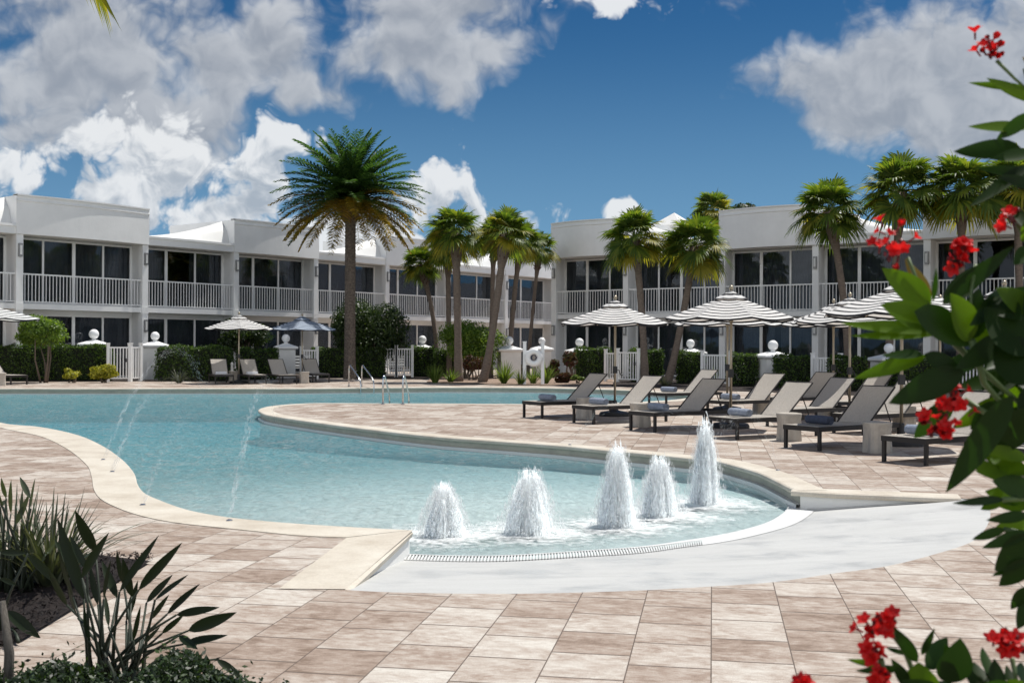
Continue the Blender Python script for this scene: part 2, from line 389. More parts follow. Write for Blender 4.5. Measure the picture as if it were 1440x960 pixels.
def mist(nm,al):
    m,nt,out=newmat(nm); d=nd(nt,'ShaderNodeBsdfDiffuse'); d.inputs[0].default_value=(.93,.95,.96,1)
    tp=nd(nt,'ShaderNodeBsdfTransparent'); b=nd(nt,'ShaderNodeMixShader',i_0=al)
    nt.links.new(tp.outputs[0],b.inputs[1]); nt.links.new(d.outputs[0],b.inputs[2]); nt.links.new(b.outputs[0],out.inputs[0]); return m
M['mist']=mist('thin_jet_water',.12); M['sprayc']=mist('column_water',.40)

# ------------------------------------------------------------------ the pool in plan
def cr(pts,n=6,closed=False):
    P=[Vector((p[0],p[1])) for p in pts]; o=[]
    for i in range(len(P)-1):
        p0=P[max(i-1,0)];p1=P[i];p2=P[i+1];p3=P[min(i+2,len(P)-1)]
        for k in range(n):
            t=k/n; o.append(.5*((2*p1)+(-p0+p2)*t+(2*p0-5*p1+4*p2-p3)*t*t+(-p0+3*p1-3*p2+p3)*t**3))
    o.append(P[-1]); return [(q.x,q.y) for q in o]
wing_in=G(577.5,746.5); wing_end=G(487,828.5)
near_edge=cr([wing_in]+[G(*p) for p in [(510,743),(443,739),(376,734),(311,727),(262,717.5),(226,705),(200,693),(190,680),(185,664),(167,644),(139,625),(105,611),(55,600.5),(0,594.5)]]+[(-12.9,26.6),(-14.75,32),(-16.3,35.6),(-18.6,38.2)],6)
far_edge=cr([(-18.6,38.2),G(0,546.3),G(120,546.5),G(250,546.2),G(400,546.3),G(520,545.2),G(620,544.6),G(740,545.0),G(817,546.4),G(880,548.5),(5.4,38.0),(5.6,35.5),(4.6,33.0),(2.6,31.2),G(740,568.3)],6)
island_top=cr([G(740,568.3),G(640,567.6),G(534,567.3),G(451,567.0),G(410,568.5),G(380,571.5),G(366,576),G(372,581),G(384,584.5),G(437,592.5),G(534,605),G(618,614),G(700,620),G(790,626.5),G(856,633),G(908,637.5),G(971,644),G(1009,648),G(1042,656),G(1072,665),G(1096,676),G(1113,684.5),G(1126,690)],6)
ramp_side=[G(1126,690),G(1174,693),G(1240,695.5),G(1300,698),G(1352,700)]
ramp_outer=cr([G(1352,700),G(1386,706),G(1394,722),G(1386,744),G(1366,762),G(1311,780),G(1247,795.6),G(1171,806),G(1091,817.5),G(1000,824),G(900,829.5),G(815,832.3),G(720,834),G(620,833.5),G(540,831.5),G(487,828.5)],5)
wing_line=[wing_end,wing_in]
def cat(*ls):
    o=[]
    for l in ls:
        for p in l:
            if not o or (abs(o[-1][0]-p[0])+abs(o[-1][1]-p[1]))>1e-4: o.append(tuple(p))
    if abs(o[0][0]-o[-1][0])+abs(o[0][1]-o[-1][1])<1e-4: o.pop()
    return o
hole=cat(near_edge,far_edge,island_top,ramp_side,ramp_outer,wing_line)
def area(p): return .5*sum(p[i][0]*p[(i+1)%len(p)][1]-p[(i+1)%len(p)][0]*p[i][1] for i in range(len(p)))
def sheet(name,polys,z,mat,kind='structure'):
    vs=[[V(x,y,z) for x,y in p] for p in polys]; tris=tessellate_polygon(vs); flat=[q for p in vs for q in p]
    m=MB(); fs=[]
    for t in tris:
        a,b,c=[flat[i] for i in t]
        n=(b-a).cross(c-a).z; fs.append(t if n>0 else (t[0],t[2],t[1]))
    m.add(flat,fs); o=m.build(name,mat); 
    if kind: o['kind']=kind
    return o
DECK=[(-45,-6),(60,-6),(60,120),(-45,120)]
sheet('pool_deck',[DECK,hole],0,M['paver'])
sheet('ground',[[(-3000,-3000),(3000,-3000),(3000,3000),(-3000,3000)],DECK],-.02,M['grassfar'])

# offset helper (outward from the water); hole orientation
SGN = 1 if area(hole)>0 else -1
def offs(path,d):
    o=[]
    for i,p in enumerate(path):
        a=Vector(path[max(i-1,0)]);b=Vector(path[min(i+1,len(path)-1)]); t=(b-a)
        if t.length<1e-6: o.append(p); continue
        t.normalize(); n=Vector((t.y,-t.x))*SGN
        o.append((p[0]+n.x*d,p[1]+n.y*d))
    return o
# walls of the basin
def wall_strip(name,path,z0,z1,mat,off=0.0):
    p=offs(path,off); m=MB(); m.grid([[V(x,y,z1) for x,y in p],[V(x,y,z0) for x,y in p]]); return struct(m.build(name,mat,smooth=True))
for nm,pa in (('pool_wall',cat(near_edge)),('pool_wall',cat(far_edge)),('pool_wall',cat(island_top))):
    wall_strip(nm,pa,-.17,0,M['tile'],.02); wall_strip('pool_wall',pa,-2.2,-.17,M['plaster'],.012)
# rim line right at the water (white gutter lip under the island curb)
lip=cat(island_top)[38:]
m=MB(); a=offs(lip,.02); b=offs(lip,-.045)
m.grid([[V(x,y,WZ+.05) for x,y in a],[V(x,y,WZ+.05) for x,y in b]]); m.grid([[V(x,y,WZ+.05) for x,y in b],[V(x,y,WZ-.05) for x,y in b]])
struct(m.build('gutter_lip',M['ringm']))
# coping: bullnosed slabs along the water
def coping(path,width,name='pool_coping',dz=0.0,outer=None):
    prof=[(-.03,-.05),(-.042,-.03),(-.035,-.004),(-.015,.008)]
    rows=[]
    for o,z in prof: rows.append([V(x,y,z) for x,y in offs(path,o)])
    top=outer if outer else offs(path,width)
    rows.append([V(x,y,.008) for x,y in top]); rows.append([V(x,y,-.01) for x,y in top])
    rows.insert(0,[V(x,y,-.05) for x,y in offs(path,.03)]); rows=[[p+V(0,0,dz) for p in r] for r in rows]
    m=MB(); m.grid(rows); return struct(m.build(name,M['coping']))
def resample(path,n):
    P=[Vector(p) for p in path]; L=[0]
    for i in range(1,len(P)): L.append(L[-1]+(P[i]-P[i-1]).length)
    o=[];j=0
    for k in range(n):
        s=L[-1]*k/(n-1)
        while j<len(L)-2 and L[j+1]<s: j+=1
        t=(s-L[j])/max(1e-9,L[j+1]-L[j]); q=P[j].lerp(P[j+1],min(1,t)); o.append((q.x,q.y))
    return o
ni=near_edge
outer_pts=cr([G(489,756),G(424.6,753.5),G(363.5,747.5),G(300,741),G(262,737),G(226,731.5),G(194,724),G(167,714.5),G(143,702),G(133,688),(G(130,671)),G(122,653),G(93,630),G(55.5,613),G(0,601)]+[(-13.4,26.6),(-15.2,32),(-16.7,35.8),(-18.9,38.5)],6)
inner_r=resample(ni,150); outer_r=resample(outer_pts,150)
m=MB(); rows=[[V(x,y,z) for x,y in offs(inner_r,o)] for o,z in [(.03,-.05),(-.03,-.05),(-.042,-.03),(-.035,-.004),(-.015,.008)]]
rows.append([V(x,y,.008) for x,y in outer_r]); rows.append([V(x,y,-.01) for x,y in outer_r]); m.grid(rows)
struct(m.build('pool_coping',M['coping']))
coping(cat(far_edge),.45); coping(cat(island_top),.30); coping([(ramp_side[0][0]-(ramp_side[1][0]-ramp_side[0][0])*.25,ramp_side[0][1]-(ramp_side[1][1]-ramp_side[0][1])*.25)]+cat(ramp_side),.30,dz=-.003)
# the splayed wing slab beside the beach entry
wq=[G(489,756.0),wing_in,wing_end,G(394,827.8)]
m=MB(); vs=[V(x,y,.0045 if k!=1 else .012) for k,(x,y) in enumerate(wq)]; A,B,C,D=vs
e=(Vector(wq[1])-Vector(wq[2])).normalized(); nrm=Vector((e.y,-e.x))
m.grid([[A,B+V(-e.y*-.03,0,0)],[D,C]])
m.grid([[B+V(0,0,0),C],[B+V(.03,-.02,-.02),C+V(.03,-.02,-.02)],[B+V(.02,-.01,-.06),C+V(.02,-.01,-.06)]])
struct(m.build('wing_slab',M['coping']))
m=MB(); m.grid([[V(*wing_in,-.03),V(*wing_end,.0)],[V(*wing_in,-.6),V(*wing_end,-.3)]]); struct(m.build('wing_wall',M['pier']))

# beach ramp between the drain ring and the outer arc
ring_in=cr([G(565,779,WZ),G(640,781.5,WZ),G(715,781,WZ),G(815,775,WZ),G(900,769,WZ),G(960,761,WZ),G(1021,751,WZ),G(1073,737.5,WZ),G(1098,725,WZ),G(1109,713,WZ),G(1104,702,WZ),G(1096,696,WZ)],6)
ring_out=cr([G(560,787,WZ),G(640,789.5,WZ),G(715,789,WZ),G(815,783.5,WZ),G(900,778,WZ),G(960,770,WZ),G(1030,760,WZ),G(1090,746,WZ),G(1122,735,WZ),G(1142,722,WZ),G(1150,712,WZ),G(1152,706,WZ)],6)
N=80
ri=resample(ring_in,N); ro=resample(ring_out,N); rou=resample(cat(ring_out),N)
outerr=resample(list(reversed(cat(ramp_side[1:],ramp_outer))),N)
# rebuild: outer boundary from wing end round to the foot of the island wall
bound=list(reversed(cat(ramp_outer)))
side_low=[(p[0],p[1]) for p in [G(1152,706,WZ),G(1200,705,-.14),G(1260,703.5,-.08),G(1352,700,0)]]
def rz_(p,q,t): return p+(q-p)*t
m=MB(); rows=[]
ob=resample(bound,N)
for i in range(N):
    a=Vector(ro[i]); b=Vector(ob[i]); rows.append([V(*(a.lerp(b,t)),WZ+(0.2-.004)*(t**.9)) for t in [k/10 for k in range(11)]])
m.grid(rows); struct(m.build('beach_ramp',M['rampm'],smooth=True))
m=MB(); m.grid([[V(x,y,-.21) for x,y in ri],[V(x,y,WZ+.006) for x,y in ri],[V(x,y,WZ+.006) for x,y in offs(ri,.0)]])
inn=resample(ring_in,N)
nb=[(Vector(ri[i]).lerp(Vector(ro[i]),.12+.5*max(0,min(1,(i/N-.30)/.3)))) for i in range(N)]
m.grid([[V(x,y,WZ+.008) for x,y in ri],[V(p.x,p.y,WZ+.008) for p in nb]])
K=int(N*.45)
m.grid([[V(p.x,p.y,WZ+.008) for p in nb[K:]],[V(x,y,WZ+.004) for x,y in ro[K:]]])
struct(m.build('ring_edge',M['ringm']))
m=MB(); m.grid([[V(p.x,p.y,WZ-.03) for p in nb[:K+1]],[V(x,y,WZ-.03) for x,y in ro[:K+1]]]); struct(m.build('drain_channel',M['darkgap']))
# grate bars
g=thing('drain_grate','curved white slotted drain grate along the near edge of the splash pool','drain grate',(0,0,0))
fi=resample([(p.x,p.y) for p in nb[:K+1]],104); fo=resample(ro[:K+1],104)
m=MB()
for i in range(0,103):
    a0=Vector(fi[i]);a1=Vector(fi[i+1]);b0=Vector(fo[i]);b1=Vector(fo[i+1])
    sh=(b1-b0)*1.1
    p=[a0,a0.lerp(a1,.55),b0.lerp(b1,.55)+sh*0,b0]
    m.add([V(q.x,q.y,WZ+.007) for q in p]+[V(q.x,q.y,WZ-.015) for q in p],[(0,1,2,3),(0,4,5,1),(3,2,6,7),(0,3,7,4),(1,5,6,2)])
m.build('slot_bars',M['ringm'],g)
m=MB()
for path in (fi,fo):
    o=offs(path,.012); m.grid([[V(x,y,WZ+.009) for x,y in path],[V(x,y,WZ+.009) for x,y in o]])
m.build('rim',M['ringm'],g)
# riser under the coping along the flat side of the ramp
m=MB(); p0=resample([ (q[0],q[1]) for q in cat([G(1126,690)],ramp_side[1:])],20)
m.grid([[V(x,y,-.045) for x,y in offs(p0,.01)],[V(x,y,-.3) for x,y in offs(p0,.01)]]); struct(m.build('ramp_riser',M['pier']))
# fill between the ramp sheet and that riser
m=MB(); lo=[Vector(ob[-1]),Vector(ro[-1])]
q0=offs(p0,.0)
rows=[]
for i,(x,y) in enumerate(q0):
    t=i/19; b=Vector(ro[-1]).lerp(Vector(ob[-1]),t); rows.append([V(x,y,WZ+.19*t),V(b.x,b.y,WZ+(0.2-.005)*(t**.9))])
m.grid(rows); struct(m.build('ramp_corner',M['rampm']))
m=MB(); rows=[]
m.grid([[V(*ri[-1],WZ+.007),V(*ro[-1],WZ+.005)],[V(*G(1108,686,0),WZ+.007),V(*G(1128,690.5,0),WZ+.004)]]); struct(m.build('ring_end',M['ringm']))

# basin floor
def depth(x,y):
    s=max(0,(y-12.5))*.028+max(0,-x-2)*.022
    s2=.04+s
    return min(.95,s2)
m=MB(); rows=[]
for j in range(70):
    y=9+ (46-9)*(j/69); rows.append([V(-22+36*i/70,y,WZ-depth(-22+36*i/70,y)) for i in range(71)])
m.grid(rows); struct(m.build('pool_floor',M['plaster'],smooth=True))
wpoly=cat(offs(cat(near_edge),.03),offs(cat(far_edge),.03),offs(cat(island_top),.03)[:-10],list(reversed(ring_in)))
vs=[V(x,y,WZ) for x,y in wpoly]; tris=tessellate_polygon([vs]); m=MB(); n=len(vs)
fs=[]
for t in tris:
    a,b,c=[vs[i] for i in t]; fs.append(t if (b-a).cross(c-a).z>0 else (t[0],t[2],t[1]))
bot=[V(p.x,p.y,-2.6) for p in vs]
ccw=area([(p.x,p.y) for p in vs])>0
side=[((i,i+n,(i+1)%n+n,(i+1)%n) if ccw else (i,(i+1)%n,(i+1)%n+n,i+n)) for i in range(n)]
side=[tuple(s) for s in side]
m.add(vs+bot,fs+[(t[0]+n,t[2]+n,t[1]+n) for t in fs]+side); 
wo=struct(m.build('pool_water',M['water']))

# planting beds
sheet('mulch_bed',[[G(35,902),G(213,792),G(140,783),G(60,779),G(-60,779),(-6.5,6.0),(-4.0,4.0)]],.02,M['mulch'])
sheet('mulch_bed',[[(-3.4,2.6),(-.55,2.6),(-.80,4.6),(-.92,4.95),(-1.2,5.08),(-2.6,5.14),(-3.4,5.2)]],.024,M['mulch'])
sheet('mulch_bed',[[G(40,537),G(200,536),G(215,536),G(480,531.5),G(500,533.5),G(600,533),G(615,529),G(540,527.5),G(420,527),G(200,527),G(20,530)]],.015,M['mulch'])
sheet('mulch_bed',[[G(860,543),G(1000,549),G(1100,552),G(1250,558),G(1440,566),G(1440,545),G(1200,541),G(1000,536),G(865,534)]],.018,M['mulch'])
sheet('pebble_bed',[[G(600,538),G(700,541.5),G(800,542.5),G(862,541.5),G(862,532),G(780,528),G(610,528)]],.03,M['sandbed'])

# ------------------------------------------------------------------ buildings
REC=.80
def wing(name,label,loc,ang,bays,flip,top,headz,depth_=12.0,bow=.25):
    root=thing(name,label,'building',(loc[0],loc[1],0),ang)
    xs=[b[0] for b in bays]+[bays[-1][1]]; X0,X1=xs[0],xs[-1]
    wl=MB(); so=MB()
    # body behind the recess
    
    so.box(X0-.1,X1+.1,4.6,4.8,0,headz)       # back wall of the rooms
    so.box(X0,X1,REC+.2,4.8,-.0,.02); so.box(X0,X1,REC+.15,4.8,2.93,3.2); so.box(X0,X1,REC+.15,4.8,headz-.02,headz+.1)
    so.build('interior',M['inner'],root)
    body=MB(); body.box(X0-.1,X1+.1,4.81,depth_,0,headz+.35); body.box(X0-.12,X0+.1,.9,4.8,0,headz+.3); body.box(X1-.1,X1+.12,.9,4.8,0,headz+.3)
    body.build('wall',M['wall'],root)
    sl=MB(); sl.box(X0,X1,0.03,REC+.25,2.95,3.17); sl.build('balcony_floor',M['trim'],root)
    sf=MB(); sf.box(X0,X1,0.05,1.6,headz+.0,headz+.12); sf.build('soffit',M['soffit'],root)
    for k,(x0,x1,hi,np_) in enumerate(bays):
        # column
        for xc in ([x0] if k<len(bays)-1 else [x0,x1]):
            c=MB(); c.box(xc-.15,xc+.15,-.06,.26,0,headz+.02); c.box(xc-.17,xc+.17,-.08,.28,0,.14); c.box(xc-.165,xc+.165,-.075,.27,2.9,3.2); c.build('column',M['trim'],root)
            w_=MB(); w_.box(xc-.09,xc+.09,.261,REC+.12,0,2.949); w_.box(xc-.09,xc+.09,.261,REC+.12,3.171,headz); w_.build('partition_wall',M['wall'],root)
            for zl in (2.35,5.35):
                la=MB(); la.box(xc-.08,xc+.08,-.16,-.062,zl-.27,zl+.27,0); la.box(xc-.045,xc+.045,-.168,-.1,zl-.19,zl+.19,1); la.build('wall_lamp',[M['lampgrey'],M['lampglass']],root)
        a,b=x0+.1,x1-.1
        for fl in (0,1):
            z0=.04 if fl==0 else 3.19; z1=2.78 if fl==0 else headz-.02
            if fl==0:
                h=MB(); h.box(a,b,REC,REC+.2,2.78,2.948); h.build('header',M['trim'],root)
            fa,fb=a+.02,b-.02
            fm=MB(); ws=[.05]+[.04 if i%2 else .075 for i in range(1,np_)]+[.05]
            pass
            step=(fb-fa)/np_
            for i in range(np_+1):
                xc=fa+step*i; wd=.045 if i not in (0,np_) and i!=np_//2 else .075
                fm.box(xc-wd,xc+wd,REC+.04,REC+.12,z0,z1)
            fm.box(fa,fb,REC+.045,REC+.115,z1-.09,z1); fm.box(fa,fb,REC+.045,REC+.115,z0,z0+.07)
            gl=MB(); gl.box(fa,fb,REC+.075,REC+.085,z0+.03,z1-.05)
            wn=gl.build('window',M['glass'],root); fm.build('frame',M['trim'],wn)
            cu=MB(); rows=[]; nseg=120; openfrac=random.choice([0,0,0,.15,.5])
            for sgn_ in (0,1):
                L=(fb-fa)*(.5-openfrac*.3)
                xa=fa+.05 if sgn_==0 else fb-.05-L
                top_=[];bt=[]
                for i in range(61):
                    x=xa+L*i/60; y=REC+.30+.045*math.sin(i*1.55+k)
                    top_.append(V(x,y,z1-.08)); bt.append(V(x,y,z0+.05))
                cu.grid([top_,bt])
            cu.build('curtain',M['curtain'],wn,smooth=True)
        # railing
        rl=MB(); ra,rb=x0+.15,x1-.15
        rl.box(ra,rb,.06,.12,4.36,4.42); rl.box(ra,rb,.07,.11,3.24,3.28)
        nb_=int((rb-ra)/.155)
        for i in range(1,nb_):
            xx=ra+(rb-ra)*i/nb_; rl.box(xx-.014,xx+.014,.075,.105,3.28,4.36)
        rl.build('balcony_railing',M['rail'],root)
        # parapet
        pm=MB(); nseg=14; inz=headz+.02
        if hi:
            xa,xb=x0-.16,x1+.16
            fr=[];
            for i in range(nseg+1):
                s=i/nseg; x=xa+(xb-xa)*s; y=-.10-bow*math.sin(math.pi*s); fr.append((x,y))
            pm.grid([[V(x,y,inz) for x,y in fr],[V(x,y,top-.3) for x,y in fr],[V(x,y-.03,top-.27) for x,y in fr],[V(x,y-.03,top-.22) for x,y in fr],[V(x,y,top-.2) for x,y in fr],[V(x,y-.0,top-.06) for x,y in fr],[V(x,y-.05,top-.06) for x,y in fr],[V(x,y-.05,top) for x,y in fr],[V(x,y+.3,top) for x,y in fr],[V(x,y+.3,top-.7) for x,y in fr]])
            pm.grid([[V(x,y,inz) for x,y in fr],[V(x,.3,inz) for x,y in fr]])
            pm.box(xa-.01,xa+.15,-.09,5,inz,top-.06); pm.box(xb-.15,xb+.01,-.09,5,inz,top-.06)
            pm.box(xa,xb,4.8,5,inz,top-.06)
            pm.build('parapet',M['wall'],root)
            rf=MB(); rf.box(xa+.15,xb-.15,.1,4.8,top-.75,top-.7); rf.build('roof',M['roofw'],root)
        else:
            xa,xb=x0+.16,x1-.16; ft=headz+.42
            fr=[]
            for i in range(nseg+1):
                s=i/nseg; fr.append((xa+(xb-xa)*s,-.04-.12*math.sin(math.pi*s)))
            pm.grid([[V(x,.3,inz) for x,y in fr],[V(x,y,inz) for x,y in fr],[V(x,y,ft-.12) for x,y in fr],[V(x,y-.04,ft-.10) for x,y in fr],[V(x,y-.04,ft) for x,y in fr],[V(x,y+.35,ft+.02) for x,y in fr]])
            pm.build('fascia',M['wall'],root,smooth=False)
            rf=MB(); e1=[];e2=[];e3=[];e4=[]
            for i in range(nseg+1):
                s=i/nseg; q=(1-s) if flip else s; x=xa+(xb-xa)*s; y=fr[i][1]+.3
                zt=ft+.05+(top-.12-ft)*q**1.5
                e1.append(V(x,y,ft)); e2.append(V(x,y+.10+.10*q,ft+(zt-ft)*.55)); e3.append(V(x,y+.22+.35*q,zt)); e4.append(V(x,y+.9+.35*q,zt-.25))
            rf.grid([e1,e2,e3,e4]); rf.box(xa,xb,1.2,4.9,ft-.25,ft-.1); rf.build('roof',M['roofw'],root,smooth=True)
    rr=MB(); rr.box(X0-.1,X1+.1,5.02,depth_,headz+.4,headz+.6); rr.build('roof',M['roofw'],root)
    return root
lx=[-5.35,0.08,6.04,11.18,16.4,21.8,27.1,32.8,38.2]
bl=[(lx[i],lx[i+1],1 if i%2==1 else 0,4 if i in(0,1) else (3 if i%2==0 else 4)) for i in range(8)]
bl=[(a,b,h,{0:4,1:4,2:3,3:3,4:3,5:3,6:3,7:2}[i]) for i,(a,b,h,_) in enumerate(bl)]
wing('hotel_wing','long white two storey wing receding at the left behind the pool','' or (-20.2,46.4),math.atan2(.797,.604),bl,False,7.62,5.98)
rx=[-.27,4.17,9.56,14.2,19.16,24.2,29.2]
br_=[(rx[i],rx[i+1],1 if i%2==0 else 0,{0:3,1:4,2:3,3:3,4:3,5:3}[i]) for i in range(6)]
RW=wing('hotel_wing','white two storey wing at the right behind the striped umbrellas','' or (2.44,60.0),math.atan2(-.61,.793),br_,True,8.0,6.12,bow=.45)
m=MB(); m.box(-.2,29,12.1,27,0,6.3); m.build('unseen_rear_block',M['wall'],RW)  # unseen block added to keep bare sky out of the left windows' reflections
# ridge cupola on the right wing
m=MB(); 
m.add([V(3.2,4,8.0),V(5.0,4,8.0),V(5.0,6,8.0),V(3.2,6,8.0),V(4.1,5,8.75)],[(0,1,4),(1,2,4),(2,3,4),(3,0,4)]); m.build('roof_cupola',M['roofw'],RW)

# ------------------------------------------------------------------ foliage builders
def scatter(pts,nrm,size,ar=.5,jit=.7,r=rng):
    n=len(pts); nn=nrm+r.normal(0,jit,(n,3)); nn/=np.linalg.norm(nn,axis=1)[:,None]+1e-9
    a=np.cross(nn,r.normal(0,1,(n,3))); a/=np.linalg.norm(a,axis=1)[:,None]+1e-9; b=np.cross(nn,a)
    s=(size*r.uniform(.6,1.3,n))[:,None]
    v=np.stack([pts-a*s,pts+b*s*ar+a*s*.1,pts+a*s,pts-b*s*ar+a*s*.1],1).reshape(-1,3)
    f=np.arange(n*4).reshape(-1,4); return v,f
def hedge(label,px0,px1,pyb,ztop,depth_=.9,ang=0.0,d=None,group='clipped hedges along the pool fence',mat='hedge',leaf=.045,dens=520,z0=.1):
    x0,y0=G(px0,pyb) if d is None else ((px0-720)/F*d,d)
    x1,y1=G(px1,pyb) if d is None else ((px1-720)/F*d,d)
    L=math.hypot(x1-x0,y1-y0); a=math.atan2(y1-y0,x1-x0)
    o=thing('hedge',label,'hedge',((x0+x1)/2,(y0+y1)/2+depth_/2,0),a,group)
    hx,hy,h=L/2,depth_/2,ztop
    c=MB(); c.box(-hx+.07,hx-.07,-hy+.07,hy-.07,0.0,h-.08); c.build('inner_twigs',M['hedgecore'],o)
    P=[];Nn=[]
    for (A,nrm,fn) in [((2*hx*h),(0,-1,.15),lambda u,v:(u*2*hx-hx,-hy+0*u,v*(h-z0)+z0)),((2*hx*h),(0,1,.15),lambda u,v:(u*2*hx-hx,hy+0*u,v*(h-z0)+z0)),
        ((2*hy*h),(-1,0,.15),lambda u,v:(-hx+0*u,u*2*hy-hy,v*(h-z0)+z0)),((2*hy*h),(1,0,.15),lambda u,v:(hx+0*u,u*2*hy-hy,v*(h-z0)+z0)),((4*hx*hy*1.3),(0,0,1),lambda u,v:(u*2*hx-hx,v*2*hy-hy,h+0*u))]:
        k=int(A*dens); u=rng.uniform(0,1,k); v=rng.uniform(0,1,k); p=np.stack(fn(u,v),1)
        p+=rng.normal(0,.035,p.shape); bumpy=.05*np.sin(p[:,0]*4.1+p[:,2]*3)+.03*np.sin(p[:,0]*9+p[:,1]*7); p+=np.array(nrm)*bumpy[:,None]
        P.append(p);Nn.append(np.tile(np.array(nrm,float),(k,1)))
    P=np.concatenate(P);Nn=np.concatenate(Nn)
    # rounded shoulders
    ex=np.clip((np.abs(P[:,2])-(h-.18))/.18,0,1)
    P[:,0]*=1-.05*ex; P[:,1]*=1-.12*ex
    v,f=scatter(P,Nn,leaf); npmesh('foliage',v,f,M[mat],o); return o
def shrubtree(name,label,cat_,loc,rad,zc,mat='shrub',nl=9000,leaf=.06,trunks=4,seed=1,group=None,lobes=16,spread=.62,tz=None):
    r=np.random.default_rng(seed); o=thing(name,label,cat_,(loc[0],loc[1],0),0,group)
    lb=[]
    for i in range(lobes):
        q=r.normal(0,1,3); q/=np.linalg.norm(q); q*=r.uniform(.35,1)**.5*spread
        lb.append((q*np.array(rad)+np.array([0,0,zc]),r.uniform(.30,.48)*np.array(rad)))
    P=[];Nn=[]; per=nl//lobes
    for c,rr in lb:
        q=r.normal(0,1,(per,3)); q/=np.linalg.norm(q,axis=1)[:,None]
        rad_=r.uniform(.55,1.08,per)[:,None]; P.append(c+q*rr*rad_); Nn.append(q)
    P=np.concatenate(P);Nn=np.concatenate(Nn); Nn[:,2]+=.3
    v,f=scatter(P,Nn,leaf,r=r); npmesh('crown',v,f,M[mat],o)
    m=MB()
    for i in range(trunks):
        a=r.uniform(0,6.28); c=lb[i%lobes][0]; b=np.array([.12*math.cos(a),.12*math.sin(a),0])
        mid=(b+c)/2+np.array([.1*math.cos(a),.1*math.sin(a),-.1])
        m.tube([b,mid*.5+b*.5,mid,c],[.05,.04,.03,.012],6)
    for c,rr in lb: m.tube([(0,0,max(.3,zc-rad[2]*.8)),c*.6+np.array([0,0,zc])*.4,c],[.03,.02,.008],5)
    m.build('trunk',M['twig'],o,smooth=True); return o
def clump(name,label,cat_,loc,n,h,mat,w=.012,droop=.5,spread=.5,seed=1,group=None):
    r=random.Random(seed); o=thing(name,label,cat_,(loc[0],loc[1],0.02),0,group); m=MB()
    for i in range(n):
        a=r.uniform(0,6.28); L=h*r.uniform(.6,1.15); sp=r.uniform(.15,1)*spread
        b=V(.1*math.cos(a)*r.random(),.1*math.sin(a)*r.random(),0); rows=[]; sd=V(-math.sin(a),math.cos(a),0)
        for k in range(6):
            t=k/5; c=b+V(math.cos(a),math.sin(a),0)*(sp*t*L*1.2)+V(0,0,L*(t-droop*sp*t*t*1.3)); ww=w*(1-t)**.6+.001
            rows.append([c-sd*ww,c+sd*ww])
        m.grid(rows)
    m.build('blades',M[mat],o); return o

# ------------------------------------------------------------------ hedges, trees
HG='clipped hedges along the pool fence'
hedge('long dark hedge behind the far left lounger, at the left edge',-60,152,536,1.42,1.0)
hedge('bright topped hedge between the left gate pier and the first striped umbrella',217,322,536,1.40,.9)
hedge('dark hedge under the navy striped umbrella, left of its pier',330,386,534,1.30,.9)
hedge('dark hedge just left of the tall palm trunk',436,488,531,1.34,.9)
hedge('dark hedge just right of the tall palm trunk',500,540,531,1.36,.9)
hedge('dark square hedge left of the leaning fan palms',577,612,530,1.42,.9)
hedge('dark hedge right of the white fence under the rounded shrub',612,640,531,1.30,.8)
hedge('square hedge behind the first island lounger, beside the red foliage',812,857,534,1.42,.9)
hedge('small square hedge between the two right fan palm trunks',890,932,538,1.36,.9)
hedge('square hedge between the leaning palm and the second island umbrella',957,990,540.5,1.30,.9)
hedge('square hedge directly behind the big striped umbrella pole',1028,1064,544,1.24,.9)
hedge('low square hedge right of the globe topped pier behind the loungers',1097,1141,547,1.20,.9)
hedge('square hedge beside the fence behind the overlapping umbrellas',1176,1218,550,1.18,.9)
hedge('hedge at the far right behind the red flowering shrub',1260,1420,552,1.18,.9)
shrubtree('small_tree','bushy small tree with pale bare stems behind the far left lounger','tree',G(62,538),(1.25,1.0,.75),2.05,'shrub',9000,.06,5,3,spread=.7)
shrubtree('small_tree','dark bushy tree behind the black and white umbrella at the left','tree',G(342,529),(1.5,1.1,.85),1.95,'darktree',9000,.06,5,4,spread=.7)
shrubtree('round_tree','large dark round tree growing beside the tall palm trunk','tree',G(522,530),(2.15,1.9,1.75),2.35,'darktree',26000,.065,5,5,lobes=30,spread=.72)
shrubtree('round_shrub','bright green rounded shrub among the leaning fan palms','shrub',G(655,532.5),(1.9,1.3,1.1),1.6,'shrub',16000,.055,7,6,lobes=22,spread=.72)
shrubtree('flowering_shrub','pink flowered low shrub under the rounded green shrub','shrub',G(664,535),(.55,.4,.5),.75,'redcroton',2200,.05,4,16,lobes=8)
shrubtree('croton_bush','small round yellow green bush in front of the left hedge','bush',G(101,538),(.42,.35,.28),.34,'croton',1600,.05,3,7,'yellow bushes before the left hedge',lobes=8)
shrubtree('croton_bush','wide yellow green bush beside the white gate','bush',G(147,538),(.72,.45,.36),.42,'croton',3200,.05,3,8,'yellow bushes before the left hedge',lobes=12)
for i,(px,py,rr,h,l) in enumerate([(727,531,.38,.6,'dark red leaved bush left of the life ring stand'),(776,532,.5,.7,'dark red leaved bush right of the life ring stand'),(791,539,.34,.34,'low brownish red bush at the bed edge near the square hedge')]):
    shrubtree('croton_bush',l,'bush',G(px,py),(rr*1.25,rr,h*.75),h*.72,'redcroton',3200,.07,4,20+i,'red leaved bushes by the life ring',lobes=9)
shrubtree('dracaena','thin stemmed red dracaena in front of a white pier','plant',G(803,536),(.42,.3,.55),.95,'redcroton',240,.12,7,31,lobes=9)
shrubtree('bush','small yellow green bush beside the square hedge','bush',G(812,540),(.3,.3,.18),.22,'lily',900,.05,3,32,lobes=5)
LG='arching lilies in the pebble bed'
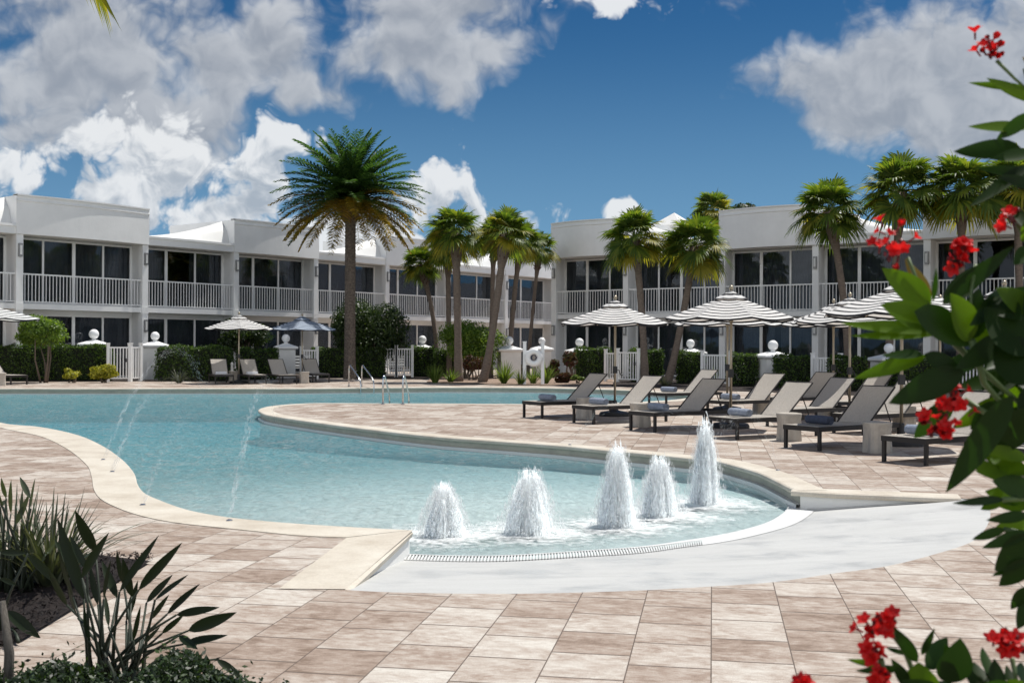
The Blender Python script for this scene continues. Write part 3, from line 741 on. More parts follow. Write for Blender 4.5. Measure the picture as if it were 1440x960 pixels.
for i,(px,py,n,h,l) in enumerate([(612,539,70,.62,'wide green lily clump left of the leaning palm bases'),(634,538,40,.5,'small green lily clump against the first leaning palm trunk'),(709,540,80,.72,'tall arching lily clump left of the life ring stand'),(732,541,35,.5,'low lily clump just beside the life ring stand'),(750,540,40,.6,'lily clump seen between the two posts of the life ring stand'),(768,540,50,.7,'dark green lily clump just right of the life ring stand')]):
    clump('lily_clump',l,'lily',G(px,py),int(n*1.5),h*1.45,'lily',.022,.6,.75,40+i,LG)
clump('weeping_grass','grey green weeping grass mound in front of the left hedge','grass',G(252,539),140,.9,'greygrass',.012,.95,1.0,60)
clump('cycad','dark low spiky plant behind the back row of loungers','plant',G(935,545),60,.5,'greygrass',.02,.6,.9,61)
clump('agave_plant','green spiky plant in the fence opening left of the hedge','plant',G(1004,540),30,.75,'lily',.03,.3,.4,62)
# far trees beyond the roofs
shrubtree('far_tree','dark tree top showing just over the right roof','tree',(18.5,92),(2.6,2,1.6),11.6,'darktree',5000,.2,2,70,lobes=12)
shrubtree('far_tree','smaller dark tree top left of the other over the right roof','tree',(16.9,100),(1.6,1.4,1.0),11.9,'darktree',3000,.2,2,71,lobes=9)

# ------------------------------------------------------------------ palms
def fancrown(seed,nleaf=31,R0=1.35,yellow=.2):
    r=random.Random(seed); m=MB()
    for i in range(nleaf):
        az=i*2.399+r.uniform(-.3,.3); q=(i+.5)/nleaf; el=R(82)-q*R(122)+r.uniform(-.12,.12)
        pl=R0*r.uniform(.5,.68); d=V(math.cos(az)*math.cos(el),math.sin(az)*math.cos(el),math.sin(el))
        pts=[V(0,0,0)]
        for k in range(1,5):
            t=k/4; pts.append(d*pl*t+V(0,0,-.18*pl*t*t))
        mi=1 if r.random()<(.03 if q<.45 else .22 if q<.75 else .6) else 0
        m.tube(pts,[.022,.018,.014,.012,.01],4,mi)
        hub=pts[-1]; dd=(pts[-1]-pts[-2]).normalized(); side=dd.cross(V(0,0,1))
        if side.length<.1: side=V(-math.sin(az),math.cos(az),0)
        side.normalize(); nrm=side.cross(dd).normalized()
        nseg=30; L0=R0*r.uniform(.60,.76)
        tw=r.uniform(-.5,.5); side=(side*math.cos(tw)+nrm*math.sin(tw)).normalized(); nrm=side.cross(dd).normalized()
        for k in range(nseg):
            a=(k/(nseg-1)-.5)*R(255); L=L0*(1-.28*abs(a)/R(128))*r.uniform(.9,1.06)
            sd=dd*math.cos(a)+side*math.sin(a)+nrm*(.20*abs(math.sin(a))-.05); sd.normalize()
            wv=sd.cross(nrm)
            if wv.length<1e-3: continue
            wv.normalize(); dr=r.uniform(.18,.5)*(1+.8*q)
            rows=[]
            for j,t in enumerate((0,.45,.72,.9,1)):
                c=hub+sd*L*t*(1-.12*dr*t*t)+V(0,0,-dr*L*max(0,t-.4)**2*1.6)
                ww=(.008,.042,.034,.019,.003)[j]*R0/1.3
                rows.append([c-wv*ww,c+nrm*.006,c+wv*ww])
            m.grid(rows,mi)
    return m
def sabal_trunk(h,lean,curve,r0=.15):
    m=MB(); pts=[];rad=[]; n=26
    for i in range(n+1):
        t=i/n; x=lean[0]*(t**curve); y=lean[1]*(t**curve)
        pts.append((x,y,h*t)); rad.append((r0*1.25-.35*r0*min(1,t*4)) * (1+.05*math.sin(i*2.1)) if t<.8 else r0*(.95+.55*math.sin((t-.8)/.2*math.pi)**1)*(1+.1*(i%2)))
    m.tube(pts,rad,12); return m
PG='fan palms around the pool'
crowns=[fancrown(s).build('crown',[M['sabal'],M['sabaly']]) for s in (3,5,9)]
for c in crowns: c.hide_render=False
cmesh=[c.data for c in crowns]
for c in crowns: bpy.data.objects.remove(c)
def sabal(label,bpx,bpy_,cpx,cpy,scale,var,curve=1.3,d=None,rz=0,r0=.15,boots=True,group=PG):
    x,y=G(bpx,bpy_) if d is None else ((bpx-720)/F*d,d)
    c=W(cpx,cpy,y); lean=(c.x-x,random.uniform(-.3,.3)); h=c.z-.15
    o=thing('fan_palm',label,'palm tree',(x,y,0),0,group)
    tm=sabal_trunk(h,lean,curve,r0); t=tm.build('trunk',M['bark'],o,smooth=True)
    if boots:
        b=MB(); 
        for i in range(46):
            tt=1-.17*(i/46)**1.0; a=i*2.4; px=lean[0]*(tt**curve); py=lean[1]*(tt**curve)
            rr=r0*1.0; c0=V(px+rr*.7*math.cos(a),py+rr*.7*math.sin(a),h*tt-.1); c1=c0+V(.13*math.cos(a),.13*math.sin(a),.16)
            b.tube([c0,c1],[.05,.025],5)
        b.build('leaf_boots',M['barkred'],o)
    cr_=link('crown',cmesh[var],o); cr_.location=(lean[0],lean[1],h+.05); cr_.rotation_euler=(random.uniform(-.1,.1),random.uniform(-.1,.1),rz); cr_.scale=(scale*.84,)*3
    return o
sabal('short yellowish fan palm at the left of the cluster, leaning left',615,530,590,368,.86,0,2.2,rz=1,r0=.12)
sabal('fan palm with a straight trunk behind the rounded shrub',632,531,629,345,1.0,1,1,rz=2,r0=.13)
sabal('tallest fan palm of the cluster, its thick trunk in front of the rounded shrub',645,537,640,322,1.12,2,1.2,rz=3.3,r0=.17)
sabal('slim fan palm standing just behind the curved one',690,532,694,330,.92,0,1.4,rz=4,r0=.11)
sabal('fan palm with a trunk leaning right from beside the rounded shrub',678,538,710,325,1.0,1,.75,rz=5.1,r0=.16)
sabal('fan palm leaning right behind the lilies, its trunk crossing the ground floor windows',716,531,732,335,1.0,2,1.6,rz=.4,r0=.13)
sabal('fan palm crown reaching the corner where the two wings meet',742,528,758,345,.85,0,1.2,rz=2.6,r0=.1)
sabal('fan palm standing left of the leaning one behind the island',907,541,893,330,1.16,1,1.6,rz=1.2,r0=.15)
sabal('yellowish fan palm leaning right above the second island umbrella',937,541,976,342,1.22,2,.8,rz=2.2,r0=.15)
sabal('fan palm behind the overlapping umbrellas, its crown leaning left',1193,545,1163,292,1.22,0,2.0,rz=.5,r0=.15)
sabal('fan palm with the broad crown above the red flowers',1245,546,1266,265,1.36,1,.9,rz=1.9,r0=.16)
sabal('fan palm before the right wing parapet, right of the broad crowned one',1350,547,1352,262,1.42,2,1.1,rz=3.0,r0=.15)
sabal('fan palm at the right edge half hidden by the shrub leaves',1436,548,1434,256,1.35,0,1.1,rz=4.4,r0=.15)
sabal('distant fan palm rising beyond the right wing roof',1000,500,1001,296,1.5,1,1.0,d=85,rz=.3,boots=False)
sabal('distant fan palm crown in the gap between the two wings, low',742,500,775,335,1.0,2,1.0,d=66,rz=1.3,boots=False,r0=.1) if False else None

def datepalm():
    x,y=G(492,533); y_=y
    o=thing('date_palm','tall feathery date palm with a diamond patterned trunk and golden lower fronds','palm tree',(x,y,0))
    H=W(491,282,y).z
    m=MB(); n=150; k=18; rows=[]
    for i in range(n+1):
        t=i/n; z=H*t; row=[]
        for j in range(k+1):
            a=2*math.pi*j/k
            pat=abs(((j*.5+i*.5)%1.5)/1.5-.5)+abs(((j*.5-i*.5)%1.5)/1.5-.5)
            rr=.21+.05*math.exp(-t*8)+.045*(pat)+(.10*max(0,(t-.86)/.14))
            row.append(V(rr*math.cos(a),rr*math.sin(a),z))
        rows.append(row)
    m.grid(rows); m.build('trunk',M['datebark'],o)
    r=random.Random(5); cm=MB(); nf=150
    for i in range(nf):
        q=(i+.5)/nf; az=i*2.399+r.uniform(-.2,.2); el=R(86)-q**.9*R(113)+r.uniform(-.08,.08)
        L=r.uniform(3.25,3.75)*(.92 if q<.15 else 1); dr=.32+.20*math.cos(el)-.10*q
        hd=V(math.cos(az),math.sin(az),0); pts=[]
        mi=1 if (q>.74 and r.random()<.9) or (q>.55 and r.random()<.4) else 0
        for k2 in range(9):
            t=k2/8; e=el-dr*1.6*t**1.6
            if k2==0: p=V(0,0,0)
            else: p=p+ (hd*math.cos(e)+V(0,0,math.sin(e)))*(L/8)
            pts.append(p.copy())
        cm.tube(pts,[.03,.026,.022,.018,.015,.012,.009,.006,.003],4,mi)
        sd=V(-math.sin(az),math.cos(az),0); nl=54
        for s in (-1,1):
            for j in range(nl):
                t=.10+.89*j/(nl-1); u=t*8; ii=min(7,int(u)); p=pts[ii].lerp(pts[ii+1],u-ii); tg=(pts[ii+1]-pts[ii]).normalized()
                ll=.54*math.sin(math.pi*(.16+.80*t))**.7*r.uniform(.85,1.1)
                up=sd.cross(tg)*-1
                up=tg.cross(sd)*1.0
                dirv=(tg*.62+sd*s*.72+V(0,0,1)*.22*(1 if (j%3) else -.3)).normalized()
                w=dirv.cross(V(0,0,1)); 
                if w.length<.05: w=sd.copy()
                w.normalize(); w=(w+V(0,0,r.uniform(-.6,.6))).normalized()*.030
                e2=p+dirv*ll+V(0,0,-.10*ll); md=p+dirv*ll*.5
                cm.add([p-w*.5,p+w*.5,md+w,e2,md-w],[(0,1,2,4),(4,2,3)],mi)
    c=cm.build('crown',[M['dategreen'],M['dategold']],o); c.location=(0,0,H+.05)
    b=MB()
    for i in range(60):
        a=i*2.4; z=H-.9*(i/60); b.tube([V(.2*math.cos(a),.2*math.sin(a),z-.15),V(.42*math.cos(a),.42*math.sin(a),z+.15)],[.06,.03],5)
    b.build('leaf_boots',M['barkred'],o)
datepalm()
# palm whose frond tips hang into the top left corner
def overhead_palm():
    o=thing('coconut_palm','palm frond tips hanging into the top left corner','palm tree',(-5.62,9.0,0))
    m=MB(); m.tube([(0,0,0),(.1,0,2.5),(.3,.05,5.2)],[.2,.15,.13],10); m.build('trunk',M['bark'],o,smooth=True)
    r=random.Random(8); cm=MB()
    tgt=W(90,-16,10.0)-V(-6.2,9.0,0)
    for i in range(14):
        az=i*2.399; hd=V(math.cos(az),math.sin(az),0); L=2.2
        if i==0: hd=V(tgt.x-.3,tgt.y-.05,0).normalized()
        p=V(.3,.05,5.2); pts=[p.copy()]; e=R(50) if i else R(18)
        for k in range(10):
            e2=e-(k/9)*R(95 if i else 70)
            p=p+(hd*math.cos(e2)+V(0,0,math.sin(e2)))*L/10; pts.append(p.copy())
        cm.tube(pts,[.03-.0026*k for k in range(11)],4)
        sd=V(-hd.y,hd.x,0)
        for s in (-1,1):
            for j in range(60):
                t=.08+.91*j/59; u=t*10; ii=min(9,int(u)); q=pts[ii].lerp(pts[ii+1],u-ii); tg=(pts[ii+1]-pts[ii]).normalized()
                dv=(tg*.6+sd*s*.6+V(0,0,-.5)).normalized(); ll=.42*r.uniform(.8,1.1); w=dv.cross(V(0,1,0)).normalized()*.012
                cm.add([q-w,q+w,q+dv*ll],[(0,1,2)])
    cm.build('crown',M['sabaly'],o)
overhead_palm()

# ------------------------------------------------------------------ piers, fences, life ring
PGc='globe topped white piers of the pool fence'
def pier(label,px,d,zc,wd=1.0,ballr=.19,rz=.2,px_off=0):
    wd*=.86
    x=(px-720)/F*d
    o=thing('fence_pier',label,'pier',(x,d,0),rz,PGc); h=zc
    m=MB(); w=wd/2; m.box(-w,w,-w,w,0,h-.1)
    for k in range(1,7):
        zz=(h-.1)*k/7; m.box(-w-.004,w+.004,-w-.004,w+.004,zz-.004+.0,zz+.004)
    m.build('shaft',M['pier'],o)
    c=MB(); W2=w+.12; z=h-.1
    rows=[[V(-q,-q,zz),V(q,-q,zz),V(q,q,zz),V(-q,q,zz),V(-q,-q,zz)] for q,zz in ((w+.0,z-.03),(W2-.03,z),(W2,z+.02),(W2,z+.09),(W2-.03,z+.11),(w*.45,z+.22),(.13,z+.25))]
    c.grid(rows); c.add([V(-.13,-.13,z+.25),V(.13,-.13,z+.25),V(.13,.13,z+.25),V(-.13,.13,z+.25)],[(0,1,2,3)]); c.build('cap',M['trim'],o)
    g_=MB(); g_.lathe([(.09,z+.24),(.09,z+.29),(.06,z+.31)],12); g_.build('globe_collar',M['trim'],o)
    b=MB(); b.ball((0,0,z+.29+ballr),ballr,20); b.build('globe',M['globe'],o,smooth=True)
    return o
pier('globe topped white pier behind the left hedge, left of the first gate',132,48.0,1.54,1.05,.21)
pier('globe topped white pier right of the first gate at the left',218,49.3,1.50,1.0,.19)
pier('globe topped pier under the navy striped umbrella',402,52,1.44,1.0,.19)
pier('globe topped pier behind the dark hedge left of the fan palm cluster',594,56,1.42,.9,.2)
pier('globe topped pier between the fan palms and the life ring stand',716,53,1.38,1.1,.2)
pier('globe topped pier directly behind the life ring stand',762,56,1.40,.9,.18)
pier('globe topped pier right of the red bushes, behind the first lounger',815,53.5,1.32,1.1,.2)
pier('globe topped pier partly hidden by the leaning palm trunk at the right',971,48,1.30,1.0,.18)
pier('globe topped pier in the middle of the lounger rows, fully visible',1087,44,1.22,1.1,.2)
pier('globe topped pier hidden behind the trunk of the broad crowned palm',1250,41.5,1.16,1.1,.18)
pier('globe topped pier at the far right behind the shrub leaves',1415,38,1.1,1.0,.18)
FGc='white picket fence panels between the piers'
def fence(label,p0,p1,h,gate=False):
    a=Vector((p0[0],p0[1]));b=Vector((p1[0],p1[1])); L=(b-a).length; ang=math.atan2(b.y-a.y,b.x-a.x)
    o=thing('gate' if gate else 'picket_fence',label,'gate' if gate else 'fence',(a.x,a.y,0),ang,None if gate else FGc)
    m=MB(); m.box(0,L,-.025,.025,h-.1,h-.04); m.box(0,L,-.024,.024,.12,.17); n=int(L/.115)
    for i in range(n+1):
        x=L*i/n; m.box(x-.02,x+.02,-.02,.02,.13,h-.06)
    m.build('pickets',M['rail'],o)
    for x in (0,L):
        p=MB(); p.box(x-.055,x+.055,-.055,.055,0,h+.08); p.box(x-.07,x+.07,-.07,.07,h+.08,h+.12); p.build('post',M['rail'],o)
    if gate:
        l=MB(); l.box(L-.2,L-.12,-.06,-.03,h*.55,h*.65); l.build('latch',M['iron'],o)
    return o
def pd(px,d): return ((px-720)/F*d,d)
fence('white picket gate between the first two globe piers at the left',pd(152,46),pd(182,46.5),1.46,True)
fence('short white picket panel just left of the second globe pier',pd(184,46.5),pd(198,47),1.46)
fence('white picket panel right of the pier under the navy umbrella',pd(424,50.5),pd(446,51),1.35)
fence('white picket gate in the gap right of the large dark round tree',pd(537,54),pd(557,54),1.42,True)
fence('white picket panel left of the dark square hedge, beside the gate',pd(558,54),pd(580,54),1.42)
fence('white picket panel between the square hedge and the umbrella pole',pd(852,49),pd(868,48.5),1.30)
fence('white picket gate behind the first island lounger',pd(869,48.5),pd(898,48),1.34,True)
fence('white picket panel behind the second island umbrella pole',pd(988,45),pd(1026,44),1.28)
fence('white picket panel behind the grey loungers beneath the overlapping umbrellas',pd(1143,42),pd(1182,41),1.22)
fence('white picket panel behind the red flower cluster at the right',pd(1300,40),pd(1400,38.5),1.18)
# white furniture beyond the gates
def bench(label,x,y,rz):
    o=thing('patio_chair',label,'chair',(x,y,0),rz,'white slatted chairs beyond the fence')
    m=MB(); 
    for k in range(4): m.box(-.6,.6,.22,.26,.5+.14*k,.59+.14*k)
    m.build('backrest',M['ptable'],o)
    m=MB(); 
    for k in range(4): m.box(-.6,.6,-.3+.13*k,-.2+.13*k,.42,.45)
    m.build('seat',M['ptable'],o)
    for sx in (-.55,.55):
        for sy in (-.28,.24): 
            m=MB(); m.box(sx-.03,sx+.03,sy-.03,sy+.03,0,.42); m.build('leg',M['ptable'],o)
bench('white slatted seat seen through the fence right of the round tree',-6.0,57.5,.2)
bench('white slatted seat seen through the fence beside the navy umbrella',-9.9,54.0,.2)
def lifering():
    x,y=G(750.5,541); o=thing('life_ring_stand','white life ring stand between two white posts at the pool edge','life ring stand',(x,y,0),.05)
    for sx,cap in ((-.36,1),(.36,1)):
        m=MB(); m.box(sx-.065,sx+.065,-.06,.06,0,1.68); m.box(sx-.08,sx+.08,-.075,.075,1.68,1.72); m.build('post',M['plastic'],o)
    m=MB(); m.box(-.34,.34,-.03,.03,1.28,1.36); m.box(-.34,.34,-.03,.03,.78,.86); m.build('crossbar',M['plastic'],o)
    r=MB(); n=28;k=10
    rows=[]
    for i in range(n+1):
        a=2*math.pi*i/n; rows.append([V((.245+.115*math.cos(2*math.pi*j/k))*math.cos(a),-.12+.07*math.sin(2*math.pi*j/k),1.08+(.245+.115*math.cos(2*math.pi*j/k))*math.sin(a)) for j in range(k+1)])
    r.grid(rows); r.build('ring',M['plastic'],o,smooth=True)
    c=MB(); pts=[]
    for i in range(60): pts.append(V(.10*math.cos(i*.9)*(1+.2*math.sin(i)),-.1-.001*i,1.08+.10*math.sin(i*.9)))
    c.tube(pts,.012,5); c.build('rope_coil',M['towel_dark'],o)
lifering()

# ------------------------------------------------------------------ pool rails
def rail_pair(label,p0,p1,flip):
    # p0,p1 ground points of the two deck feet, dirv toward the water
    a=Vector(p0);b=Vector(p1); c=(a+b)/2
    o=thing('pool_handrail',label,'handrail',(c.x,c.y,0),0,'steel pool handrails'); return o
def rails(label,feet,dirv,h,reach,drop,bar):
    c=(Vector(feet[0])+Vector(feet[1]))/2
    o=thing('pool_handrail',label,'handrail',(c.x,c.y,0),0,'steel pool handrails')
    dv=Vector(dirv).normalized()
    for f in feet:
        q=Vector(f)-c
        P=lambda s,z: V(q.x+dv.x*s,q.y+dv.y*s,z)
        pts=[P(0,0),P(0,h*.82),P(.03,h*.94),P(.10,h),P(.17,h*.98),P(.25,h*.91),P(reach*.72,h*.55),P(reach*.95,h*.32),P(reach,h*.12),P(reach,-drop)]
        m=MB(); m.tube(pts,.024,8); 
        if bar: m.tube([P(0,bar),P(reach,bar)],.018,6)
        m.build('rail',M['steel'],o,smooth=True)
        m=MB(); m.lathe([(.055,.008),(.055,.02),(.03,.03)],12,(q.x,q.y,0)); m.build('flange',M['steel'],o)
    return o
rails('pair of curved steel handrails on the far pool edge',[pd(491,42.2),pd(509,42.2)],(.62,-1.25),.80,1.35,.6,.26)
rails('pair of steel handrails on the island edge, nearer the camera',[pd(539,29.9),pd(567,29.9)],(.12,1),.76,.75,.6,0)

# ------------------------------------------------------------------ umbrellas
def umbrella(stripe='cblack',base_='cwhite',R0=1.30,rim=2.13,apex=2.56,handle=True):
    o=thing('umbrella','x','umbrella')
    nr=17; ng=8; ns=5; m=MB()
    def P(t,a,lift=0,ns_=ng):
        g_=a/(2*math.pi)*ng; f=g_-math.floor(g_); sag=math.sin(math.pi*f)
        rad=R0*t; r_=rad*math.cos(math.pi/ng)/math.cos((f-.5)*2*math.pi/ng)
        z=apex-(apex-rim)*(t**1.12)-sag*.045*t
        return V(r_*math.cos(a),r_*math.sin(a),z+lift)
    ts=[.12]; band=[]
    nb=8; edges=[.12+(1-.12)*k/nb for k in range(nb+1)]
    rows_t=[]
    for k in range(nb):
        e0,e1=edges[k],edges[k+1]; w=(e1-e0)
        rows_t+= [(e0,e0+w*.34,1),(e0+w*.34,e1,0)]
    A=[2*math.pi*k/(ng*ns) for k in range(ng*ns+1)]
    for t0,t1,mi in rows_t: m.grid([[P(t0,a) for a in A],[P(t1,a) for a in A]],mi)
    # valance edge
    m.grid([[P(1,a) for a in A],[P(1,a)+V(0,0,-.035) for a in A]],1)
    m.build('canopy',[M[base_],M[stripe]],o)
    v=MB()
    for t0,t1,mi,l0,l1 in ((.005,.10,0,.10,.085),(.10,.16,1,.085,.065),(.16,.24,0,.065,.045),(.24,.27,1,.045,.035)):
        v.grid([[P(t0,a,l0) for a in A],[P(t1,a,l1) for a in A]],mi)
    v.build('vent_cap',[M[base_],M[stripe]],o)
    for k in range(ng):
        a=2*math.pi*k/ng; r=MB(); r.tube([P(.05,a,-.03),P(.5,a,-.03),P(.99,a,-.03)],.011,5); r.tube([V(.03*math.cos(a),.03*math.sin(a),rim-.02),P(.52,a,-.035)],.009,5); r.build('rib',M['pole'],o)
    p=MB(); p.tube([(0,0,.05),(0,0,apex-.04)],.028,10); p.build('pole',M['pole'],o,smooth=True)
    h=MB(); h.lathe([(.045,rim-.07),(.05,rim-.01),(.035,rim+.03)],10); h.build('hub',M['pole'],o)
    f=MB(); f.lathe([(.03,apex+.06),(.03,apex+.12)],8); f.ball((0,0,apex+.16),.05,10); f.build('finial',M['pole'],o,smooth=True)
    b=MB(); b.lathe([(.36,0),(.36,.05),(.33,.09),(.10,.13),(.06,.16),(.05,.34),(.04,.36)],20); b.build('base',M['iron'],o,smooth=False)
    c=MB(); c.tube([(.03,0,1.05),(.10,0,1.05),(.13,0,.95),(.20,0,.93)],.012,6); c.box(-.045,.045,-.04,.04,.98,1.14); c.build('crank_handle',M['iron'],o)
    return o
UG='black and white striped pool umbrellas'
ub=umbrella(); ub['group']=UG
ups=[('black and white umbrella above the first island lounger',*pd(865,25.6),.25,.98),
 ('largest looking black and white umbrella, second on the island from the left',*pd(1028,22.1),.1,1.0),
 ('black and white umbrella hidden behind the largest looking one',*pd(1023,27.8),.5,1.0),
 ('black and white umbrella with a low tip in the middle of the overlapping group',*pd(1195,24.8),.3,1.0),
 ('black and white umbrella farthest back in the overlapping group',*pd(1172,28.3),.0,1.0),
 ('black and white umbrella in front of the overlapping group, under the orange tipped leaf',*pd(1268,18.4),.15,1.0),
 ('black and white umbrella glimpsed through the shrub leaves at the right',*pd(1412,20.0),.4,1.0),
 ('black and white umbrella farther back, only its tip seen between shrub leaves',*pd(1322,25.8),.2,1.0),
 ('black and white umbrella cut by the left edge of the picture',-15.6,33.0,.1,1.42),
 ('black and white umbrella beside the dark bushy tree at the left',*pd(336,45.0),.3,1.02)]
for i,(l,x,y,rz,s) in enumerate(ups):
    o=ub if i==0 else dup(ub,(x,y,0),rz,l,UG)
    o.location=(x,y,0); o.rotation_euler=(0,0,rz); o['label']=l; o.scale=(s,s,(1.07 if s>1.1 else s))
u2=umbrella('cnavy','cpale',1.40,2.18,2.62); u2.location=(*pd(425,47),0); u2['label']='navy and white striped umbrella in front of the tall palm'; u2['category']='umbrella'

# ------------------------------------------------------------------ loungers
def lounger():
    o=thing('sun_lounger','x','sun lounger'); W_=.34; zs=.36
    f=MB()
    for s in (-1,1): f.box(0,1.98,s*W_-.022,s*W_+.022,zs-.07,zs)
    f.box(0,.045,-W_+.022,W_-.022,zs-.07,zs); f.box(1.935,1.98,-W_+.022,W_-.022,zs-.07,zs); f.box(1.2,1.24,-W_+.022,W_-.022,zs-.06,zs-.01)
    f.build('frame',M['bronze'],o)
    for x in (.02,1.90):
        for s in (-1,1):
            l=MB(); l.box(x,x+.045,s*W_-.024,s*W_+.024,0,zs-.002); l.build('leg',M['bronze'],o)
    s_=MB(); rows=[]
    for i in range(9):
        x=.0+1.24*i/8; sg=-.012*math.sin(math.pi*i/8); rows.append([V(x,y,zs+.006+sg*(1-(y/W_)**2)) for y in (-W_-.01,-W_*.5,0,W_*.5,W_+.01)])
    s_.grid(rows); s_.grid([[p+V(0,0,-.006) for p in r] for r in rows]); s_.build('seat_sling',M['sling'],o)
    a=R(43); L=.86; b=MB(); rows=[]
    for i in range(9):
        t=L*i/8; sg=.03*math.sin(math.pi*i/8); rows.append([V(1.22+t*math.cos(a)+sg*.5*(1-(y/W_)**2),y,zs+.01+t*math.sin(a)-sg*(1-(y/W_)**2)) for y in (-W_+.02,-W_*.5,0,W_*.5,W_-.02)])
    b.grid(rows); b.build('back_sling',M['sling'],o)
    bf=MB()
    for s in (-1,1):
        bf.tube([V(1.2,s*(W_-.025),zs-.005),V(1.22+L*math.cos(a),s*(W_-.025),zs-.005+L*math.sin(a))],.016,6)
    bf.tube([V(1.22+L*math.cos(a),-W_+.025,zs-.005+L*math.sin(a)),V(1.22+L*math.cos(a),W_-.025,zs-.005+L*math.sin(a))],.016,6); bf.build('back_frame',M['bronze'],o)
    for s in (-1,1):
        st=MB(); st.tube([V(1.22+.55*math.cos(a),s*(W_-.06),zs+.55*math.sin(a)-.01),V(1.82,s*(W_-.06),zs-.04)],.010,5); st.build('prop_strut',M['bronze'],o)
    return o
IG='sun loungers on the island deck'
lb=lounger(); A0=R(33)
il=[('lounger nearest the far pool edge, first of the front island row','f',(.43,24.7),'g'),
 ('second lounger of the front island row, half of its back in sun','f',(1.43,23.1),'g'),
 ('third lounger of the front island row, left of the second umbrella pole','f',(2.40,21.1),'g'),
 ('lounger with a sunlit pale back right of the second umbrella pole','f',(3.60,19.5),'g'),
 ('lounger with a dark navy towel on its foot, in the front row','f',(4.47,17.6),'d'),
 ('lounger behind the hanging red flower cluster in the front row','f',(5.33,15.5),'g'),
 ('nearest lounger, at the right, mostly behind the shrub leaves','f',(6.15,13.9),'g'),
 ('back row lounger left of the second umbrella pole','b',(3.75,29.5),'g'),
 ('back row lounger with half sunlit back in front of the middle pier','b',(4.6,25.5),'g'),
 ('farthest back row lounger, just left of the fence posts','b',(6.25,27.1),None),
 ('back row lounger with a grey back right of the concrete side table','b',(5.25,22.4),None),
 ('back row lounger with a half sunlit back right of the umbrella poles','b',(7.0,25.3),None),
 ('back row lounger with a pale back just behind the navy towel lounger','b',(6.1,20.7),'g'),
 ('back row lounger seen beneath the dark leaf beside the red flowers','b',(7.25,19.4),'g'),
 ('back row lounger farthest right, behind the shrub','b',(8.4,17.6),None)]
TG='rolled towels on the loungers'
def towel(label,mat,group=TG,flat=False):
    o=thing('rolled_towel' if not flat else 'folded_towel',label,'towel',(0,0,0),0,group); m=MB()
    if not flat:
        L=.25
        rows=[]
        for i in range(13):
            t=i/12; e=.075*(1-.12*(abs(t-.5)*2)**6); rows.append([V(e*math.cos(a)*1.08,-L+2*L*t,.075+e*math.sin(a)*.95) for a in [2*math.pi*k/14 for k in range(15)]])
        m.grid(rows)
        for s in (-1,1):
            pts=[V(.066*(1-k/26)*math.cos(k*.6),s*(L-.0)*1.0,.075+.066*(1-k/26)*math.sin(k*.6)) for k in range(24)]; m.tube(pts,.010,4)
            m.add([V(.068*math.cos(a),s*(L-.006),.075+.068*math.sin(a)) for a in [2*math.pi*k/14 for k in range(14)]],[tuple(range(14))])
    else:
        for k in range(3): m.box(-.16+.008*k,.16-.008*k,-.2,.2,.034*k,.034*k+.031)
    m.build('roll' if not flat else 'fold',M[mat],o,smooth=not flat); return o
tw0=towel('x','towel_grey'); twd=towel('dark navy rolled towel on the front row lounger','towel_dark',TG); twf=towel('x','towel_white','folded white towels on the left loungers',True)
first=True; ft=True
tl={0:'grey rolled towel on the first front row lounger',1:'grey rolled towel on the lounger with the half sunlit back',2:'grey rolled towel left of the second umbrella pole, seen through spray',3:'grey rolled towel on the lounger with the sunlit pale back',5:'pale grey rolled towel just left of the hanging red flowers',6:'grey rolled towel showing its spiral end at the right',7:'grey rolled towel on the back row lounger behind the second one',8:'small rolled towel on the half sunlit back row lounger',12:'pale rolled towel beyond the side table behind the navy one',13:'rolled towel under the dark leaf in the back row'}
for i,(l,row,(x,y),tw) in enumerate(il):
    if first: o=lb; first=False
    else: o=dup(lb,(x,y,0),0,l,IG)
    a=A0+random.uniform(-.03,.03); o.location=(x,y,0); o.rotation_euler=(0,0,a); o['label']=l; o['group']=IG
    if tw:
        t=tw0 if (tw=='g' and ft) else (twd if tw=='d' else dup(tw0,(0,0,0),0,'x',TG))
        if tw=='g' and ft: ft=False
        if i in tl: t['label']=tl[i]
        t.location=(x+.42*math.cos(a),y+.42*math.sin(a),.368); t.rotation_euler=(0,0,a+random.uniform(-.1,.1))
LGr='sun loungers on the far left deck'
ll=[('lounger at the far left edge with a half shaded pale back',28,541,R(150),None),
    ('lounger left of the black and white umbrella pole at the left',316,540,R(112),1),
    ('lounger just right of the black and white umbrella pole at the left',363,540,R(116),1),
    ('lounger under the navy striped umbrella',406,540,R(118),None),
    ('lounger in front of the tall palm trunk, farthest right of the left row',452,538,R(116),None)]
ff=True
for i,(l,px,py,a,tw) in enumerate(ll):
    x,y=G(px,py); o=dup(lb,(x,y,0),a,l,LGr)
    if tw:
        t=twf if ff else dup(twf,(0,0,0),0,'x')
        ff=False
        t['label']='folded white towel on the lounger '+('left' if i==1 else 'right')+' of the left umbrella pole'
        t.location=(x+1.0*math.cos(a),y+1.0*math.sin(a),.368); t.rotation_euler=(0,0,a)
